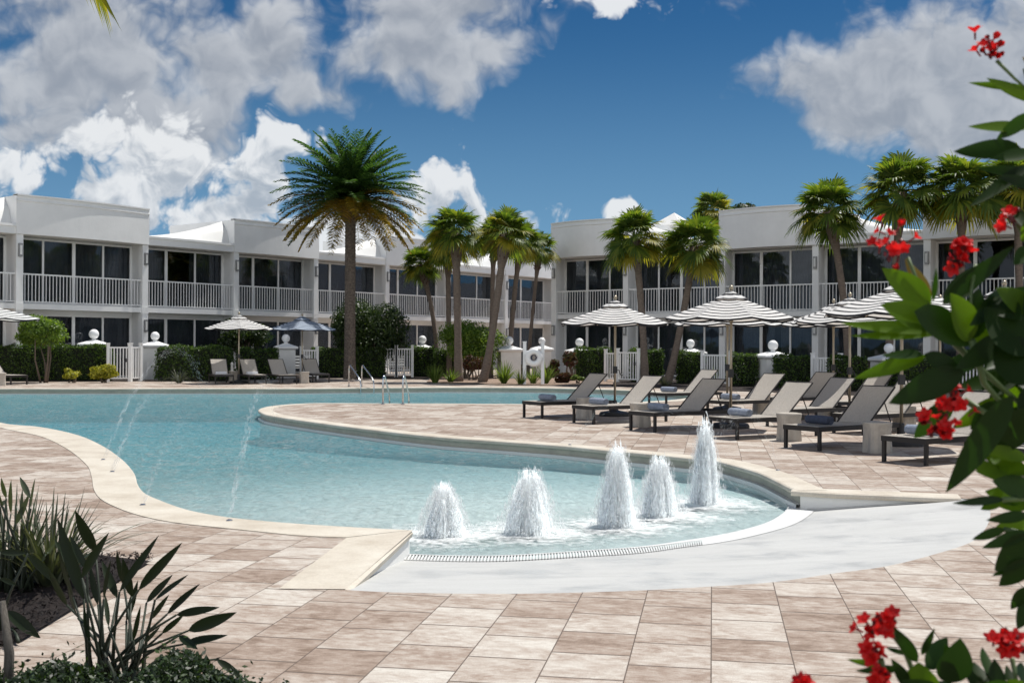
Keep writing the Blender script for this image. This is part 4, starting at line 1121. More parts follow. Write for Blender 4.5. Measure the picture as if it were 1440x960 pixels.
# side tables: cast stone blocks with notched sides
def stonetable():
    o=thing('side_table','x','side table'); m=MB(); rows=[]
    n=24
    def ringr(sc,z,notch): 
        out=[]
        for k in range(n+1):
            a=2*math.pi*k/n; s=.19*sc*(1+.10*math.cos(4*a)*-1*notch); out.append(V(s*math.cos(a)*1.05,s*math.sin(a)*1.05,z))
        return out
    for sc,z,nt_ in ((.96,0,1.6),(.98,.02,1.6),(.93,.12,1.8),(.90,.25,1.6),(.95,.36,1.0),(1.04,.44,.6),(1.04,.455,.6),(1.0,.465,.6)): rows.append(ringr(sc,z,nt_))
    m.grid(rows); m.add(rows[-1][:-1],[tuple(range(n))]); m.build('block',M['stone'],o)
    t=MB(); t.add([p*1.0+V(0,0,.003) for p in ringr(.88,.465,.6)[:-1]],[tuple(range(n))]); t.build('table_top',M['stone'],o); return o
sb=stonetable(); SG='cast stone side tables beside the loungers'
stl=[('stone side table under the second front row lounger',*pd(824,24.6)),
 ('stone side table in front of the third lounger of the front row',*pd(901,22.3)),
 ('stone side table left of the navy towel lounger',*pd(1110,19.2)),
 ('largest looking stone side table, right of the navy towel lounger',*pd(1234,17.1)),
 ('sandy stone side table in front of the middle globe pier lounger',*pd(1071,26.6)),
 ('stone side table behind the navy towel lounger, beside the pale towel',*pd(1164,23.9)),
 ('stone side table beside the umbrella pole, left of the red flowers',*pd(1272,21.5)),
 ('stone side table nearest the right edge, under the shrub leaves',*pd(1392,15.4)),
 ('stone side table at the left edge of the picture',*pd(1,41.5)),
 ('stone side table between the two white towel loungers',*pd(329,46.0)),
 ('stone side table under the navy umbrella, between its loungers',*pd(428,45.6))]
for i,(l,x,y) in enumerate(stl):
    o=sb if i==0 else dup(sb,(0,0,0),0,l,SG)
    o.location=(x,y,0); o.rotation_euler=(0,0,.3+random.uniform(-.2,.2)); o['label']=l; o['group']=SG
# lantern and bottles on the left table
bx_,by_=pd(329,46.0)
m=MB(); m.lathe([(.07,0),(.07,.02),(.055,.03),(.055,.26),(.07,.28),(.02,.36)],10); lo=m.build('table_lantern',M['lampglass']); lo.location=(bx_-.07,by_,.469); tag(lo,'small pale lantern on the stone table between the white towel loungers','lantern')

# ------------------------------------------------------------------ water jets
def bubbler(label,x,y,hpx,rad,seed):
    rad*=.75
    r=np.random.default_rng(seed); H=hpx*y/F; o=thing('fountain_jet',label,'fountain jet',(x,y,WZ),0,'white bubblers in the splash pool')
    # rising lumpy core
    m=MB(); rows=[]; n=22;k=28
    ph=r.uniform(0,6,6)
    for i in range(n+1):
        t=i/n; base=rad*(.86-.44*t**1.3)*(1 if t<.88 else math.sqrt(max(0,1-((t-.88)/.12)**2))*1.0+.02)
        row=[]
        for j in range(k+1):
            a=2*math.pi*(j%k)/k
            q=base*(1+.10*math.sin(3*a+ph[0]+t*3)+.08*math.sin(7*a+ph[1])+.06*math.sin(13*a+ph[2]+t*9)+.05*math.sin(9*t*6+a*2+ph[3]))
            row.append(V(q*math.cos(a),q*math.sin(a),H*.97*t))
        rows.append(row)
    m.grid(rows); m.build('column',M['sprayc'],o,smooth=True)
    # falling streaks
    ns=4600; P=[];Fc=[]
    a=r.uniform(0,2*np.pi,ns); t0=r.uniform(0,1,ns)**.8; vr=r.uniform(.15,1.0,ns)**.8; z0=H*(1.04-.30*vr**1.8)*r.uniform(.80,1.05,ns)
    lob=1+.16*np.sin(3*a+ph[4])+.12*np.sin(5*a+ph[5])+.10*np.sin(11*a+ph[1]); z0=z0*(1+.10*np.sin(2*a+ph[2])+.06*np.sin(7*a+ph[3]))
    for i in range(ns):
        R_=rad*vr[i]*1.30*lob[i]; s0=t0[i]; s1=min(1.0,s0+r.uniform(.08,.30))
        def pos(s): return np.array([R_*(.36+.64*s**.9)*math.cos(a[i]),R_*(.36+.64*s**.9)*math.sin(a[i]),z0[i]*(1-s**1.7)])
        p0,p1=pos(s0),pos(s1); w=r.uniform(.002,.006); sd=np.array([-math.sin(a[i]),math.cos(a[i]),0])*w; rd=np.array([math.cos(a[i]),math.sin(a[i]),0])*w
        md=(p0+p1)/2; b=len(P); P+= [p0,md+sd,md-sd*.5+rd,md-sd*.5-rd,p1]; Fc+=[(b,b+1,b+2),(b,b+2,b+3),(b,b+3,b+1),(b+4,b+2,b+1),(b+4,b+3,b+2),(b+4,b+1,b+3)]
    # loose drops thrown off the top and at the foot
    for i in range(300):
        aa=r.uniform(0,6.28)
        if i<90: c=np.array([rad*.5*r.normal()*.5,rad*.5*r.normal()*.5,H*r.uniform(.85,1.04)])
        else:
            q=rad*r.uniform(1.0,2.2); c=np.array([q*math.cos(aa),q*math.sin(aa),abs(r.normal(0,.05))])
        w=r.uniform(.003,.008); b=len(P); P+=[c+np.array([0,0,w*1.6]),c+np.array([w,0,0]),c+np.array([-w*.5,w,0]),c+np.array([-w*.5,-w,0]),c-np.array([0,0,w*1.6])]
        Fc+=[(b,b+1,b+2),(b,b+2,b+3),(b,b+3,b+1),(b+4,b+2,b+1),(b+4,b+3,b+2),(b+4,b+1,b+3)]
    Q=[];Qc=[]
    for i in range(1500):
        aa=r.uniform(0,6.28); t=r.uniform(0,1); q=rad*(.45+1.1*t)*r.uniform(.9,1.35); zc=H*(1-t)**.8*r.uniform(.75,1.08)
        c=np.array([q*math.cos(aa),q*math.sin(aa),zc]); w=r.uniform(.004,.014); l=w*r.uniform(1.5,4); b=len(Q)
        Q+=[c+np.array([0,0,l]),c+np.array([w,0,0]),c+np.array([-w*.5,w,0]),c+np.array([-w*.5,-w,0]),c-np.array([0,0,l])]
        Qc+=[(b,b+1,b+2),(b,b+2,b+3),(b,b+3,b+1),(b+4,b+2,b+1),(b+4,b+3,b+2),(b+4,b+1,b+3)]
    tag(npmesh('mist_drops',np.array(Q),np.array(Qc),M['mist'],o),kind='stuff')
    tag(npmesh('falling_streaks',np.array(P),np.array(Fc),M['spray'],o),kind='stuff'); return o
for i,((x,y),(a,b,h,rd,l)) in enumerate(zip(JP,JETS)): bubbler(l,x,y,h,rd,50+i)
def arc(label,p0,p1,h,w=.013,n=620,seed=1,z0=0,z1=WZ,nozzle=True,spread=.05):
    r=np.random.default_rng(seed); o=thing('arching_jet',label,'water jet',(p0[0],p0[1],0),0,'thin arching water jets'); P=[];Fc=[]
    d=np.array([p1[0]-p0[0],p1[1]-p0[1]])
    for i in range(n):
        s=r.uniform(0,1); s1=s+r.uniform(.01,.03)
        off=r.normal(0,1,3)*(.012+spread*1.6*s)
        def pos(s): return np.array([d[0]*s,d[1]*s,z0+(z1-z0)*s+4*h*s*(1-s)])+off
        a_,b_=pos(s),pos(s1); ww=w*r.uniform(.15,.4); b=len(P); md=(a_+b_)/2
        P+=[a_,md+np.array([ww,0,0]),md+np.array([-ww*.5,ww,ww*.5]),md+np.array([-ww*.5,-ww,-ww*.5]),b_]
        Fc+=[(b,b+1,b+2),(b,b+2,b+3),(b,b+3,b+1),(b+4,b+2,b+1),(b+4,b+3,b+2),(b+4,b+1,b+3)]
    tag(npmesh('spray',np.array(P),np.array(Fc),M['mist'],o),kind='stuff')
    if nozzle:
        m=MB(); m.lathe([(.03,.009),(.03,.015),(.014,.022)],12); m.build('nozzle',M['steel'],o)
arc('thin jet arching from the near coping slab out over the shallow water',G(324,733),G(392,598,WZ),1.1,seed=1)
arc('thin jet arching off the left coping at its narrowest curve',G(146,647),G(292,566,WZ),1.55,seed=2)
arc('thin jet arching off the left coping just below the other one',G(159,664),G(268,622,WZ),.95,seed=3)
arc('faint thin jet from the lower left coping bend',G(202,711),G(300,640,WZ),.7,seed=4,n=300)
arc('thin white jet falling from the far edge near the fan palms',G(690,543),(-.45,32.3),.25,seed=5,z1=-.1,nozzle=False)
arc('faint jet spraying from the island curb toward the loungers',G(802,626),(2.6,12.6),.95,seed=6,n=300)
arc('faint jet beside the slender bubbler, landing on the splash pool',G(1095,662),(2.3,13.6),.9,seed=7,n=300)

# ------------------------------------------------------------------ foreground left plants
def paddles(name,label,base,d0,leaves,mat,stem,wpx=9):
    bx,by=G(*base); o=thing(name,label,'plant',(bx,by,0.02),0); r=random.Random(int(base[0]))
    lm=MB(); sm=MB(); org=V(bx,by,0.02)
    for (x0,y0,x1,y1,w) in leaves:
        dd=by+r.uniform(-.25,.35); A=W(x0,y0,dd)-org; B=W(x1,y1,dd+r.uniform(-.18,.12))-org
        lm.leaf(A,B,w*.68/F*dd,(r.uniform(-.5,.5),-1,r.uniform(.1,.7)),.35,.04,8,0,.42)
        root=V(r.uniform(-.14,.14),r.uniform(-.1,.12),0)
        mid=root.lerp(A,.5)+V((root.x-A.x)*.07,0,abs(A.x-root.x)*.07)
        sm.tube([root,root.lerp(mid,.5)*1.0+V(0,0,.01),mid,A],[.011,.009,.007,.005],6)
    lm.build('leaves',M[mat],o,smooth=True); sm.build('stems',M[stem],o,smooth=True); return o
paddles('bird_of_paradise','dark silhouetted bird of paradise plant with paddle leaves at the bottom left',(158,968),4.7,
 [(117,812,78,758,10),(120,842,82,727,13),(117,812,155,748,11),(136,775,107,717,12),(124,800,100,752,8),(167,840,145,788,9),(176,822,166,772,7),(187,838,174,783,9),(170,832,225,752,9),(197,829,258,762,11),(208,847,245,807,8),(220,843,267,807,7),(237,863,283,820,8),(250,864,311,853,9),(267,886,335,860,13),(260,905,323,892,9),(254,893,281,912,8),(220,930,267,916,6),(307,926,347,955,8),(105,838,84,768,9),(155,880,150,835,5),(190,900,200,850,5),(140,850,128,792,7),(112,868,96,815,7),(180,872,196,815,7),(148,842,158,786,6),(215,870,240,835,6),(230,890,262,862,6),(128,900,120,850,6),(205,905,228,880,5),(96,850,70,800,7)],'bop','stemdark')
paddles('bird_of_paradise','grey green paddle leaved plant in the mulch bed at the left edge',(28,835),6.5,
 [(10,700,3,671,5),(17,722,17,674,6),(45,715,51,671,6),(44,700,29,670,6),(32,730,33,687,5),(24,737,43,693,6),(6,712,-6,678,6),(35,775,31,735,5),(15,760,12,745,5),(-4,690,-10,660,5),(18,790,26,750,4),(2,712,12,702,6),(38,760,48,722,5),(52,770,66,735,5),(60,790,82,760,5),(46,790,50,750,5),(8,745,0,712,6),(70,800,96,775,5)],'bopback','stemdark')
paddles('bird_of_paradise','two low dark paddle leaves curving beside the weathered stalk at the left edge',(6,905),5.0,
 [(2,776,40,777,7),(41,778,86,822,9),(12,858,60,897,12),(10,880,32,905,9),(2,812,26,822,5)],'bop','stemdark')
m0=clump('striped_grass','striped long leaved grass clump in the mulch bed at the left','grass',G(72,826),170,.62,'varieg',.013,.5,.85,77)
clump('striped_grass','upright reedy grass clump at the left edge of the mulch bed','grass',G(22,822),70,.6,'bopback',.012,.3,.5,78)
m=MB(); bx,by=G(2,975); pts=[];rad=[]
for i in range(30):
    t=i/29; pts.append((.01*math.sin(i*1.3),.01*math.cos(i*1.7),1.0*t)); rad.append(.030*(1-.25*t)*(1+.12*math.sin(i*2.7)))
m.tube(pts,rad,10); o=m.build('dry_stalk',M['deadwood'],None,smooth=True); o.location=(-2.30,5.0,0); tag(o,'weathered grey stalk standing at the left edge of the picture','stalk')
m=MB(); m.tube([(0,0,0),(.01,.0,.3),(-.02,0,.52)],[.024,.02,.012],9); o=m.build('dry_stalk',M['deadwood'],None,smooth=True); o.location=(-2.10,4.75,0); tag(o,'shorter broken grey stalk beside the tall one at the bottom left','stalk')
# low ground cover along the bottom left
def gcover():
    n=32000; r=np.random.default_rng(5); x=r.uniform(-2.7,-.80,n*2); y=r.uniform(4.3,5.2,n*2)
    lim=5.16-np.clip((x+2.4),0,9)*.09; edge=-.93+.05*np.sin(y*11)
    ok=(y<lim)&(x<edge); x=x[ok];y=y[ok]
    hmax=.15+.025*np.sin(x*5.3+y*3)+.05*np.sin(x*13+1)+.03*np.sin(y*11)
    hmax*=np.clip((edge[ok]-x)/.25,.25,1)*np.clip((lim[ok]-y)/.15,.3,1)
    z=.02+hmax*r.uniform(.0,1,len(x))**.5*1.25
    tall=(r.random(len(z))<.04); z=z+tall*r.uniform(0,.09,len(z))
    P=np.stack([x,y,z],1); v,f=scatter(P,np.tile([0,-.3,1.0],(len(P),1)),.014,.45,.8,r)
    o=npmesh('ground_cover',v,f,M['gcover']); tag(o,'dark leafy ground cover along the bottom left corner','ground cover',kind='stuff')
gcover()
def mulchbits():
    r=np.random.default_rng(9); n=9000; A=np.array(G(60,900));
    x=r.uniform(-4.2,-1.7,n); y=r.uniform(5.5,8.6,n)
    P=np.stack([x,y,np.full(n,.028)+r.uniform(0,.02,n)],1)
    # keep to the bed
    px=720+x/y*F; py=hz(px)+CH*F/y
    ok=(py>784)&(py<902-(px-35)*.625); P=P[ok]
    v,f=scatter(P,np.tile([0,0,1.0],(len(P),1)),.022,.25,.5,r); o=npmesh('mulch_chips',v,f,M['mulch']); tag(o,'loose dark bark chips on the left planting bed','mulch',kind='stuff')
mulchbits()

# ------------------------------------------------------------------ foreground right flowering shrubs
def flower(m,st,c,rad,seed,org,stemto=None):
    r=random.Random(seed); fm=MB(); 
    n=int(7+rad*210)
    for i in range(n):
        q=V(r.gauss(0,.5),r.gauss(0,.35),r.gauss(0,.5))*rad; base=c+q-org
        ax=(q.normalized()*.5+V(r.uniform(-.5,.5),r.uniform(-.9,.1),r.uniform(0,.9))).normalized()
        t1=ax.cross(V(.3,.2,1)).normalized(); t2=ax.cross(t1); rr=.0135*r.uniform(.75,1.2)
        st_=r.random()<.30
        for k in range(5):
            a=2*math.pi*k/5; dv=(t1*math.cos(a)+t2*math.sin(a))
            op=.35 if st_ else .95
            tip=base+ax*rr*(1.2-.5*op)+dv*rr*op; s=ax.cross(dv).normalized()*rr*.42; mid=base.lerp(tip,.55)+ax*rr*.15
            fm.add([base,mid+s,tip+s*.35,tip-s*.35,mid-s],[(0,1,2,3,4)],1 if st_ and r.random()<.5 else 0)
        fm.tube([base-ax*.012,base],[.0016,.0022],4,1)
    for i in range(n//2):
        q=V(r.gauss(0,.45),r.gauss(0,.3),r.gauss(-.25,.4))*rad; b=c+q-org
        fm.tube([c-org+V(0,0,-rad*.35),b],[.0012,.001],4,2); fm.ball(b,.0042*r.uniform(.7,1.2),6,1,(1,1,1.5))
    fm.build('flower_cluster',[M['petal'],M['bud'],M['stemdark']],m)
def shrub_fg(name,label,org,leaves,stems,flowers,fillers,seed):
    org=Vector(org); o=thing(name,label,'shrub',tuple(org)); r=random.Random(seed)
    lm={0:MB(),1:MB(),2:MB()}; al=MB()
    for (x0,y0,x1,y1,w,mi,d) in leaves:
        A=W(x0,y0,d)-org; B=W(x1,y1,d+r.uniform(-.05,.07))-org
        al.leaf(A,B,w/F*d*1.05,(r.uniform(-.25,.25),-1,r.uniform(.0,.6)),.22,.06,10,mi,.40)
    for i in range(fillers[0]):
        x=r.uniform(fillers[1],fillers[2]); y=r.uniform(fillers[3],fillers[4]); d=r.uniform(fillers[5],fillers[6])
        if fillers[7](x,y):
            a=r.uniform(0,6.28); L=r.uniform(50,95); A=W(x,y,d)-org; B=W(x+L*math.cos(a),y+abs(L*math.sin(a))*.8,d+r.uniform(-.08,.08))-org
            al.leaf(A,B,r.uniform(12,20)/F*d,(r.uniform(-.6,.6),-1,r.uniform(-.2,1)),.2,.08,8,0 if r.random()<.8 else 1,.42)
    al.build('leaves',[M['jleaf'],M['jleafb'],M['jleafo']],o,smooth=True)
    sm=MB()
    for pts,rad in stems:
        P=[(W(*p)-org) if len(p)==3 and not isinstance(p,Vector) else p-org for p in pts]
        sm.tube(P,[rad*(1-.5*k/(len(P)-1)) for k in range(len(P))],7)
    sm.build('stems',M['stemgreen'],o,smooth=True)
    for (x,y,rad,d,s) in flowers: flower(o,None,W(x,y,d),rad,s,org)
    return o
D=2.0
LV=[(1309,432,1240,377,20,1,2.0),(1308,422,1272,364,10,2,2.02),(1312,424,1316,376,5,0,1.98),(1328,424,1424,346,12,0,2.0),(1326,428,1393,366,15,0,2.05),
(1366,478,1336,412,24,1,1.95),(1362,478,1376,405,20,0,1.97),(1312,458,1238,428,20,1,1.96),(1315,466,1182,454,10,1,1.93),(1318,470,1196,472,8,1,1.93),(1286,438,1372,484,24,0,1.92),
(1452,500,1384,432,34,0,1.9),(1460,540,1402,470,34,0,1.88),(1450,440,1400,405,18,1,1.95),(1303,500,1201,532,11,1,2.0),(1300,498,1358,528,13,0,1.95),(1356,522,1250,567,20,0,1.93),(1298,500,1240,499,10,0,1.97),(1352,530,1292,556,8,0,2.0),
(1338,562,1286,616,16,0,1.98),(1418,560,1340,602,13,1,2.05),(1424,556,1331,692,19,0,1.9),(1430,572,1366,640,14,0,1.95),(1442,575,1398,640,24,0,1.92),
(1446,645,1372,628,11,1,1.95),(1420,675,1355,642,10,1,1.98),(1430,670,1372,662,9,1,2.0),(1448,668,1384,640,14,1,1.93),(1450,690,1396,676,16,0,1.95),(1412,702,1340,707,6,0,1.9),(1412,700,1380,716,8,1,1.97),(1450,704,1386,690,16,1,2.0),(1452,712,1398,706,10,1,1.98),
(1448,724,1388,731,8,0,1.9),(1414,744,1368,758,7,0,1.92),(1448,748,1382,770,9,0,1.9),(1450,736,1400,742,12,1,1.97),(1452,752,1400,802,20,0,1.9),(1446,786,1396,809,7,0,1.92),(1450,786,1406,823,15,0,1.9),(1446,824,1423,856,9,0,1.9),(1452,838,1432,884,12,0,1.92),
(1444,180,1360,178,9,1,1.95),(1436,210,1340,213,15,0,1.95),(1446,126,1360,116,6,1,2.0),(1450,142,1386,110,10,1,2.0),(1446,95,1436,80,5,2,2.0),(1446,232,1363,290,9,0,1.95),(1452,215,1392,224,10,0,1.92),(1452,245,1372,236,8,0,1.95),(1452,160,1400,196,10,0,1.9),(1452,262,1404,248,9,0,1.93),(1460,330,1420,290,10,0,1.95),(1456,300,1436,340,12,1,1.95),(1450,350,1425,372,12,0,2.0)]
st=[([(1310,436,2.0),(1330,470,1.99),(1375,515,1.97),(1450,580,1.96)],.008),([(1356,562,1.97),(1400,588,1.95),(1455,625,1.95)],.006),([(1366,478,1.95),(1385,540,1.96),(1440,600,1.96)],.007),
([(1276,362,2.0),(1292,400,2.0),(1310,436,2.0)],.0035),([(1372,372,2.0),(1365,410,1.98),(1366,478,1.95)],.0035),([(1400,85,2.0),(1425,110,2.0),(1460,140,2.0)],.0035),([(1430,315,2.0),(1445,345,2.0),(1460,380,2.0)],.0035),
([(1412,702,1.93),(1450,700,1.95),(1500,690,1.98)],.005),([(1414,744,1.93),(1455,752,1.95),(1500,760,1.98)],.005),([(1440,440,1.95),(1470,560,1.97),(1490,760,2.0),(1500,1000,2.0),(1500,1700,2.0)],.016),([(1445,95,2.0),(1470,200,2.0),(1475,330,2.0),(1470,560,1.97)],.010),([(1450,180,1.95),(1475,190,2.0)],.003)]
FL=[(1392,66,.026,2.0,1),(1252,340,.033,2.0,2),(1344,362,.016,2.0,3),(1352,346,.006,2.0,4),(1424,306,.018,2.0,5),(1338,558,.034,1.96,6),(1324,596,.028,1.96,7)]
shrub_fg('flowering_shrub','tall leafy shrub with red flower clusters filling the right edge',(.98,2.0,0),LV,st,FL,(70,1390,1475,400,600,1.95,2.3,lambda x,y:x>1405 or y<520),3)
LV2=[(1292,930,1258,880,9,0,1.75),(1298,920,1316,882,5,0,1.75),(1304,940,1334,895,14,0,1.74),(1336,960,1352,896,24,0,1.72),(1352,950,1330,905,14,0,1.74),(1392,950,1383,909,9,0,1.75),(1246,936,1193,926,5,1,1.75),(1276,920,1247,909,4,0,1.76),(1270,940,1205,942,6,0,1.75),(1425,965,1417,934,7,0,1.75),(1296,985,1294,930,26,1,1.72),(1250,960,1200,975,10,0,1.75),(1440,960,1438,930,10,0,1.73),(1380,975,1372,930,18,0,1.72),(1405,975,1400,925,12,0,1.74),(1330,985,1270,955,16,0,1.7),(1280,965,1255,925,9,0,1.73)]
st2=[([(1255,885,1.76),(1275,915,1.76),(1300,985,1.75)],.006),([(1240,925,1.75),(1248,950,1.75),(1262,1000,1.75)],.005),([(1425,925,1.75),(1432,960,1.75),(1440,1000,1.75)],.004),([(1300,960,1.75),(1320,1200,1.75),(1330,2000,1.75)],.014),([(1133,960,1.75),(1180,1010,1.75),(1320,1250,1.75)],.004)]
FL2=[(1230,882,.018,1.75,11),(1252,872,.012,1.75,12),(1231,916,.008,1.75,13),(1238,950,.007,1.74,14),(1424,904,.020,1.75,15),(1132,958,.006,1.75,16)]
shrub_fg('flowering_shrub','low shrub with dark leaves and red buds at the bottom right corner',(.66,1.75,0),LV2,st2,FL2,(60,1225,1460,955,1040,1.65,1.9,lambda x,y:True),4)

# ------------------------------------------------------------------ sky
SUN_EL=66; SUN_AZ=48   # azimuth from +Y towards +X
world=bpy.data.worlds.new('World'); scene.world=world; world.use_nodes=True; nt=world.node_tree; nt.nodes.clear()
out=nt.nodes.new('ShaderNodeOutputWorld'); bg=nt.nodes.new('ShaderNodeBackground')
sky=nt.nodes.new('ShaderNodeTexSky'); sky.sky_type='NISHITA'; sky.sun_disc=False; sky.sun_elevation=R(SUN_EL); sky.sun_rotation=R(SUN_AZ)
sky.altitude=0; sky.air_density=1.0; sky.dust_density=.3; sky.ozone_density=2.5
tc=nt.nodes.new('ShaderNodeTexCoord').outputs['Generated']
sx_=nd(nt,'ShaderNodeSeparateXYZ'); nt.links.new(tc,sx_.inputs[0])
yc_=math_(nt,'MAXIMUM',math_(nt,'ABSOLUTE',sx_.outputs[1]),.22)
cu_=nd(nt,'ShaderNodeCombineXYZ'); nt.links.new(math_(nt,'DIVIDE',sx_.outputs[0],yc_),cu_.inputs[0]); nt.links.new(math_(nt,'DIVIDE',sx_.outputs[2],yc_),cu_.inputs[1])
UV=cu_.outputs[0]
wz=nd(nt,'ShaderNodeTexNoise',noise_dimensions='2D'); wz.inputs['Scale'].default_value=20; wz.inputs['Detail'].default_value=2; nt.links.new(UV,wz.inputs[0])
wz2=nd(nt,'ShaderNodeVectorMath',operation='MULTIPLY_ADD'); nt.links.new(wz.outputs['Color'],wz2.inputs[0]); wz2.inputs[1].default_value=(.03,.03,0); nt.links.new(UV,wz2.inputs[2])
UVW=wz2.outputs[0]
def shifted(v,dx,dz):
    n=nd(nt,'ShaderNodeVectorMath',operation='ADD'); nt.links.new(v,n.inputs[0]); n.inputs[1].default_value=(dx,dz,0); return n.outputs[0]
def blobfield(vec,blobs):
    s=nd(nt,'ShaderNodeSeparateXYZ'); nt.links.new(vec,s.inputs[0]); u,v=s.outputs[0],s.outputs[1]
    acc=None
    for (cx,cy,ax,ay,rot) in blobs:
        c,s_=math.cos(R(rot)),math.sin(R(rot)); cx=(cx-720)/F+.015; cy=(484-cy)/F+.015; ax/=F; ay/=F
        du=math_(nt,'SUBTRACT',u,cx); dv=math_(nt,'SUBTRACT',v,cy)
        p=math_(nt,'MULTIPLY',math_(nt,'MULTIPLY_ADD',du,c,math_(nt,'MULTIPLY',dv,s_)),1/ax)
        q=math_(nt,'MULTIPLY',math_(nt,'MULTIPLY_ADD',dv,c,math_(nt,'MULTIPLY',du,-s_)),1/ay)
        e=math_(nt,'MULTIPLY_ADD',p,p,math_(nt,'MULTIPLY',q,q))
        acc=e if acc is None else math_(nt,'SMOOTH_MIN',acc,e,.5)
    return math_(nt,'MAXIMUM',math_(nt,'SUBTRACT',1.0,math_(nt,'SQRT',math_(nt,'MAXIMUM',acc,0.0))),-1.0)
def fbm(vec,scale,detail,rough):
    return math_(nt,'SUBTRACT',noise(nt,vec,scale,detail,rough,0,'2D'),.5)
def puffs(vec,scale,detail):
    vo=nd(nt,'ShaderNodeTexVoronoi',feature='F1',voronoi_dimensions='2D'); vo.inputs['Scale'].default_value=scale; vo.inputs['Detail'].default_value=detail; vo.inputs['Roughness'].default_value=.55
    vo.inputs['Lacunarity'].default_value=2.3; nt.links.new(vec,vo.inputs['Vector']); return math_(nt,'SUBTRACT',.45,vo.outputs['Distance'])
crisp=[(365,235,80,66,-10),(400,200,50,44,0),(315,258,60,55,0),(622,265,62,50,10),(585,305,60,42,0),(735,306,62,28,0),(690,306,45,20,0),(240,225,55,75,20),(175,285,95,70,0),(215,270,110,85,0),(130,210,55,46,0),(25,258,70,46,0),(480,345,150,34,0),(270,310,150,50,0),(870,300,38,14,0),(110,310,90,50,0),(850,10,85,18,0),(40,335,130,36,0),(560,330,90,24,0)]
soft=[(60,90,230,160,0),(180,60,140,110,0),(200,160,140,75,-10),(30,190,130,75,0),(290,95,80,60,-30),(385,70,60,80,60),(440,125,120,45,-15),(570,80,170,70,0),(700,65,170,70,10),(620,15,270,55,0),(1200,115,130,65,10),(1290,140,150,70,10),(1350,70,140,100,0),(1430,90,140,120,0),(1180,165,110,50,0),(1400,170,150,36,0),(1240,75,80,45,30)]
def dens_c(vec,bl): return math_(nt,'ADD',math_(nt,'ADD',bl,.30),math_(nt,'ADD',math_(nt,'MULTIPLY',fbm(vec,11,7,.55),2.2),math_(nt,'MULTIPLY',puffs(vec,24,2.8),1.0)))
def dens_s(vec,bl): return math_(nt,'ADD',math_(nt,'ADD',bl,.26),math_(nt,'ADD',math_(nt,'MULTIPLY',fbm(vec,6,7,.54),3.2),math_(nt,'MULTIPLY',puffs(vec,20,2.5),.55)))
bc=blobfield(UVW,crisp); bs=blobfield(UVW,soft)
dc=dens_c(UVW,bc); ds=dens_s(UVW,bs)
dc2=dens_c(shifted(UVW,.003,.007),bc); ds2=dens_s(shifted(UVW,.004,.014),bs)
bcu=blobfield(shifted(UVW,.004,.02),crisp)
def ss(x,a,b):
    n=nd(nt,'ShaderNodeMapRange',interpolation_type='SMOOTHSTEP'); n.inputs[1].default_value=a; n.inputs[2].default_value=b; nt.links.new(x,n.inputs[0]); return n.outputs[0]
ac=ss(dc,-.12,.42); as_=ss(ds,-.10,.75)
lc=ss(math_(nt,'ADD',math_(nt,'SUBTRACT',dc,dc2),math_(nt,'MULTIPLY',math_(nt,'SUBTRACT',bc,bcu),1.1)),-.55,.75); ls=ss(math_(nt,'SUBTRACT',ds,ds2),-.55,.60)
lc=math_(nt,'ADD',lc,math_(nt,'MULTIPLY',math_(nt,'SUBTRACT',1.0,ss(dc,.0,.7)),.5),clamp=True)
thick=ss(ds,.2,1.3)
colc=mixc(nt,lc,(2.7,3.1,3.6),(5.6,5.75,5.9))
cols_=mixc(nt,ls,(2.3,2.55,2.95),(4.6,4.75,4.95)); cols_=mixc(nt,math_(nt,'MULTIPLY',thick,.45),cols_,(2.2,2.4,2.75))
skyc=nt.nodes.new('ShaderNodeHueSaturation'); skyc.inputs['Saturation'].default_value=1.15; skyc.inputs['Value'].default_value=1.0; skyc.inputs['Hue'].default_value=.5
nt.links.new(sky.outputs[0],skyc.inputs['Color'])
skt=mixc(nt,1.0,skyc.outputs[0],(.115,.255,.345),'MULTIPLY')
skt=mixc(nt,ss(sx_.outputs[2],.30,-.06),skt,(1.45,2.75,4.35))
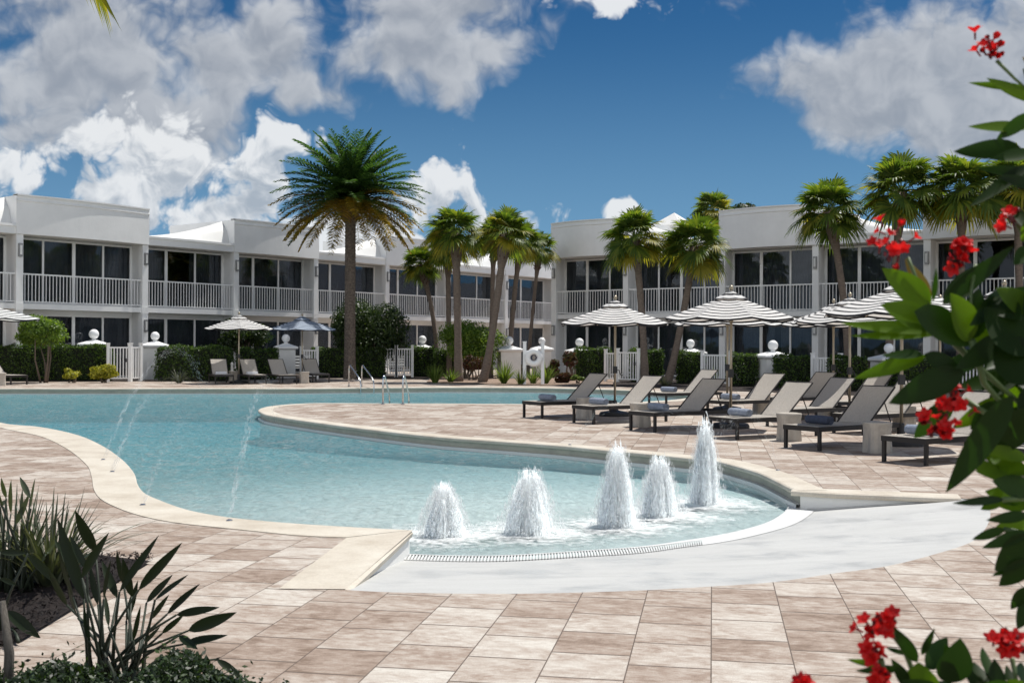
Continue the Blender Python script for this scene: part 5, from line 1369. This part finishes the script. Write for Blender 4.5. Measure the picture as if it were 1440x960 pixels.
cmix=mixc(nt,math_(nt,'MULTIPLY',as_,.90),skt,cols_)
cmix=mixc(nt,math_(nt,'MULTIPLY',ac,.95),cmix,colc)
# bright cloud sheet added low behind the camera, unseen, to fill the shaded facades
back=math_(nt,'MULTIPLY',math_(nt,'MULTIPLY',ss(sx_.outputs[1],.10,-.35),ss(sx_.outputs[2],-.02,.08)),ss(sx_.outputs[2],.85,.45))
fill_sheetc=mixc(nt,ss(noise(nt,tc,2.2,3,.6),.35,.65),(4.4,4.7,5.2),(9.6,9.7,9.8))
cmix=mixc(nt,math_(nt,'MULTIPLY',back,.85),cmix,fill_sheetc)
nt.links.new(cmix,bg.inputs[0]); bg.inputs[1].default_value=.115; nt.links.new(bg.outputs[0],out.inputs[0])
world.cycles.sampling_method='MANUAL'; world.cycles.sample_map_resolution=512

sd=bpy.data.lights.new('sun','SUN'); sd.energy=4.0; sd.angle=R(.53); sd.color=(1,.965,.90)
so=link('sun',sd); el,az=R(SUN_EL),R(SUN_AZ)
dirv=V(math.sin(az)*math.cos(el),math.cos(az)*math.cos(el),math.sin(el)); so.rotation_euler=dirv.to_track_quat('Z','Y').to_euler(); so.location=(10,20,40)

# ------------------------------------------------------------------ camera
cd=bpy.data.cameras.new('camera'); cam=link('camera',cd); cd.lens=40; cd.sensor_width=36; cd.clip_start=.05; cd.clip_end=8000
Mx=Matrix.Translation((0,0,CH))@Matrix.Rotation(math.pi/2+.0025,4,'X')@Matrix.Rotation(.005,4,'Z'); cam.matrix_world=Mx
cd.dof.use_dof=True; cd.dof.focus_distance=17; cd.dof.aperture_fstop=8
scene.camera=cam
scene.view_settings.view_transform='Standard'; scene.view_settings.look='None'; scene.view_settings.gamma=1; scene.view_settings.exposure=.34
scene.view_settings.use_curve_mapping=False
scene.render.engine='CYCLES'; cy=scene.cycles
cy.max_bounces=8; cy.transparent_max_bounces=32; cy.diffuse_bounces=3; cy.glossy_bounces=3; cy.transmission_bounces=6
cy.use_denoising=True
cy.caustics_reflective=False; cy.caustics_refractive=False
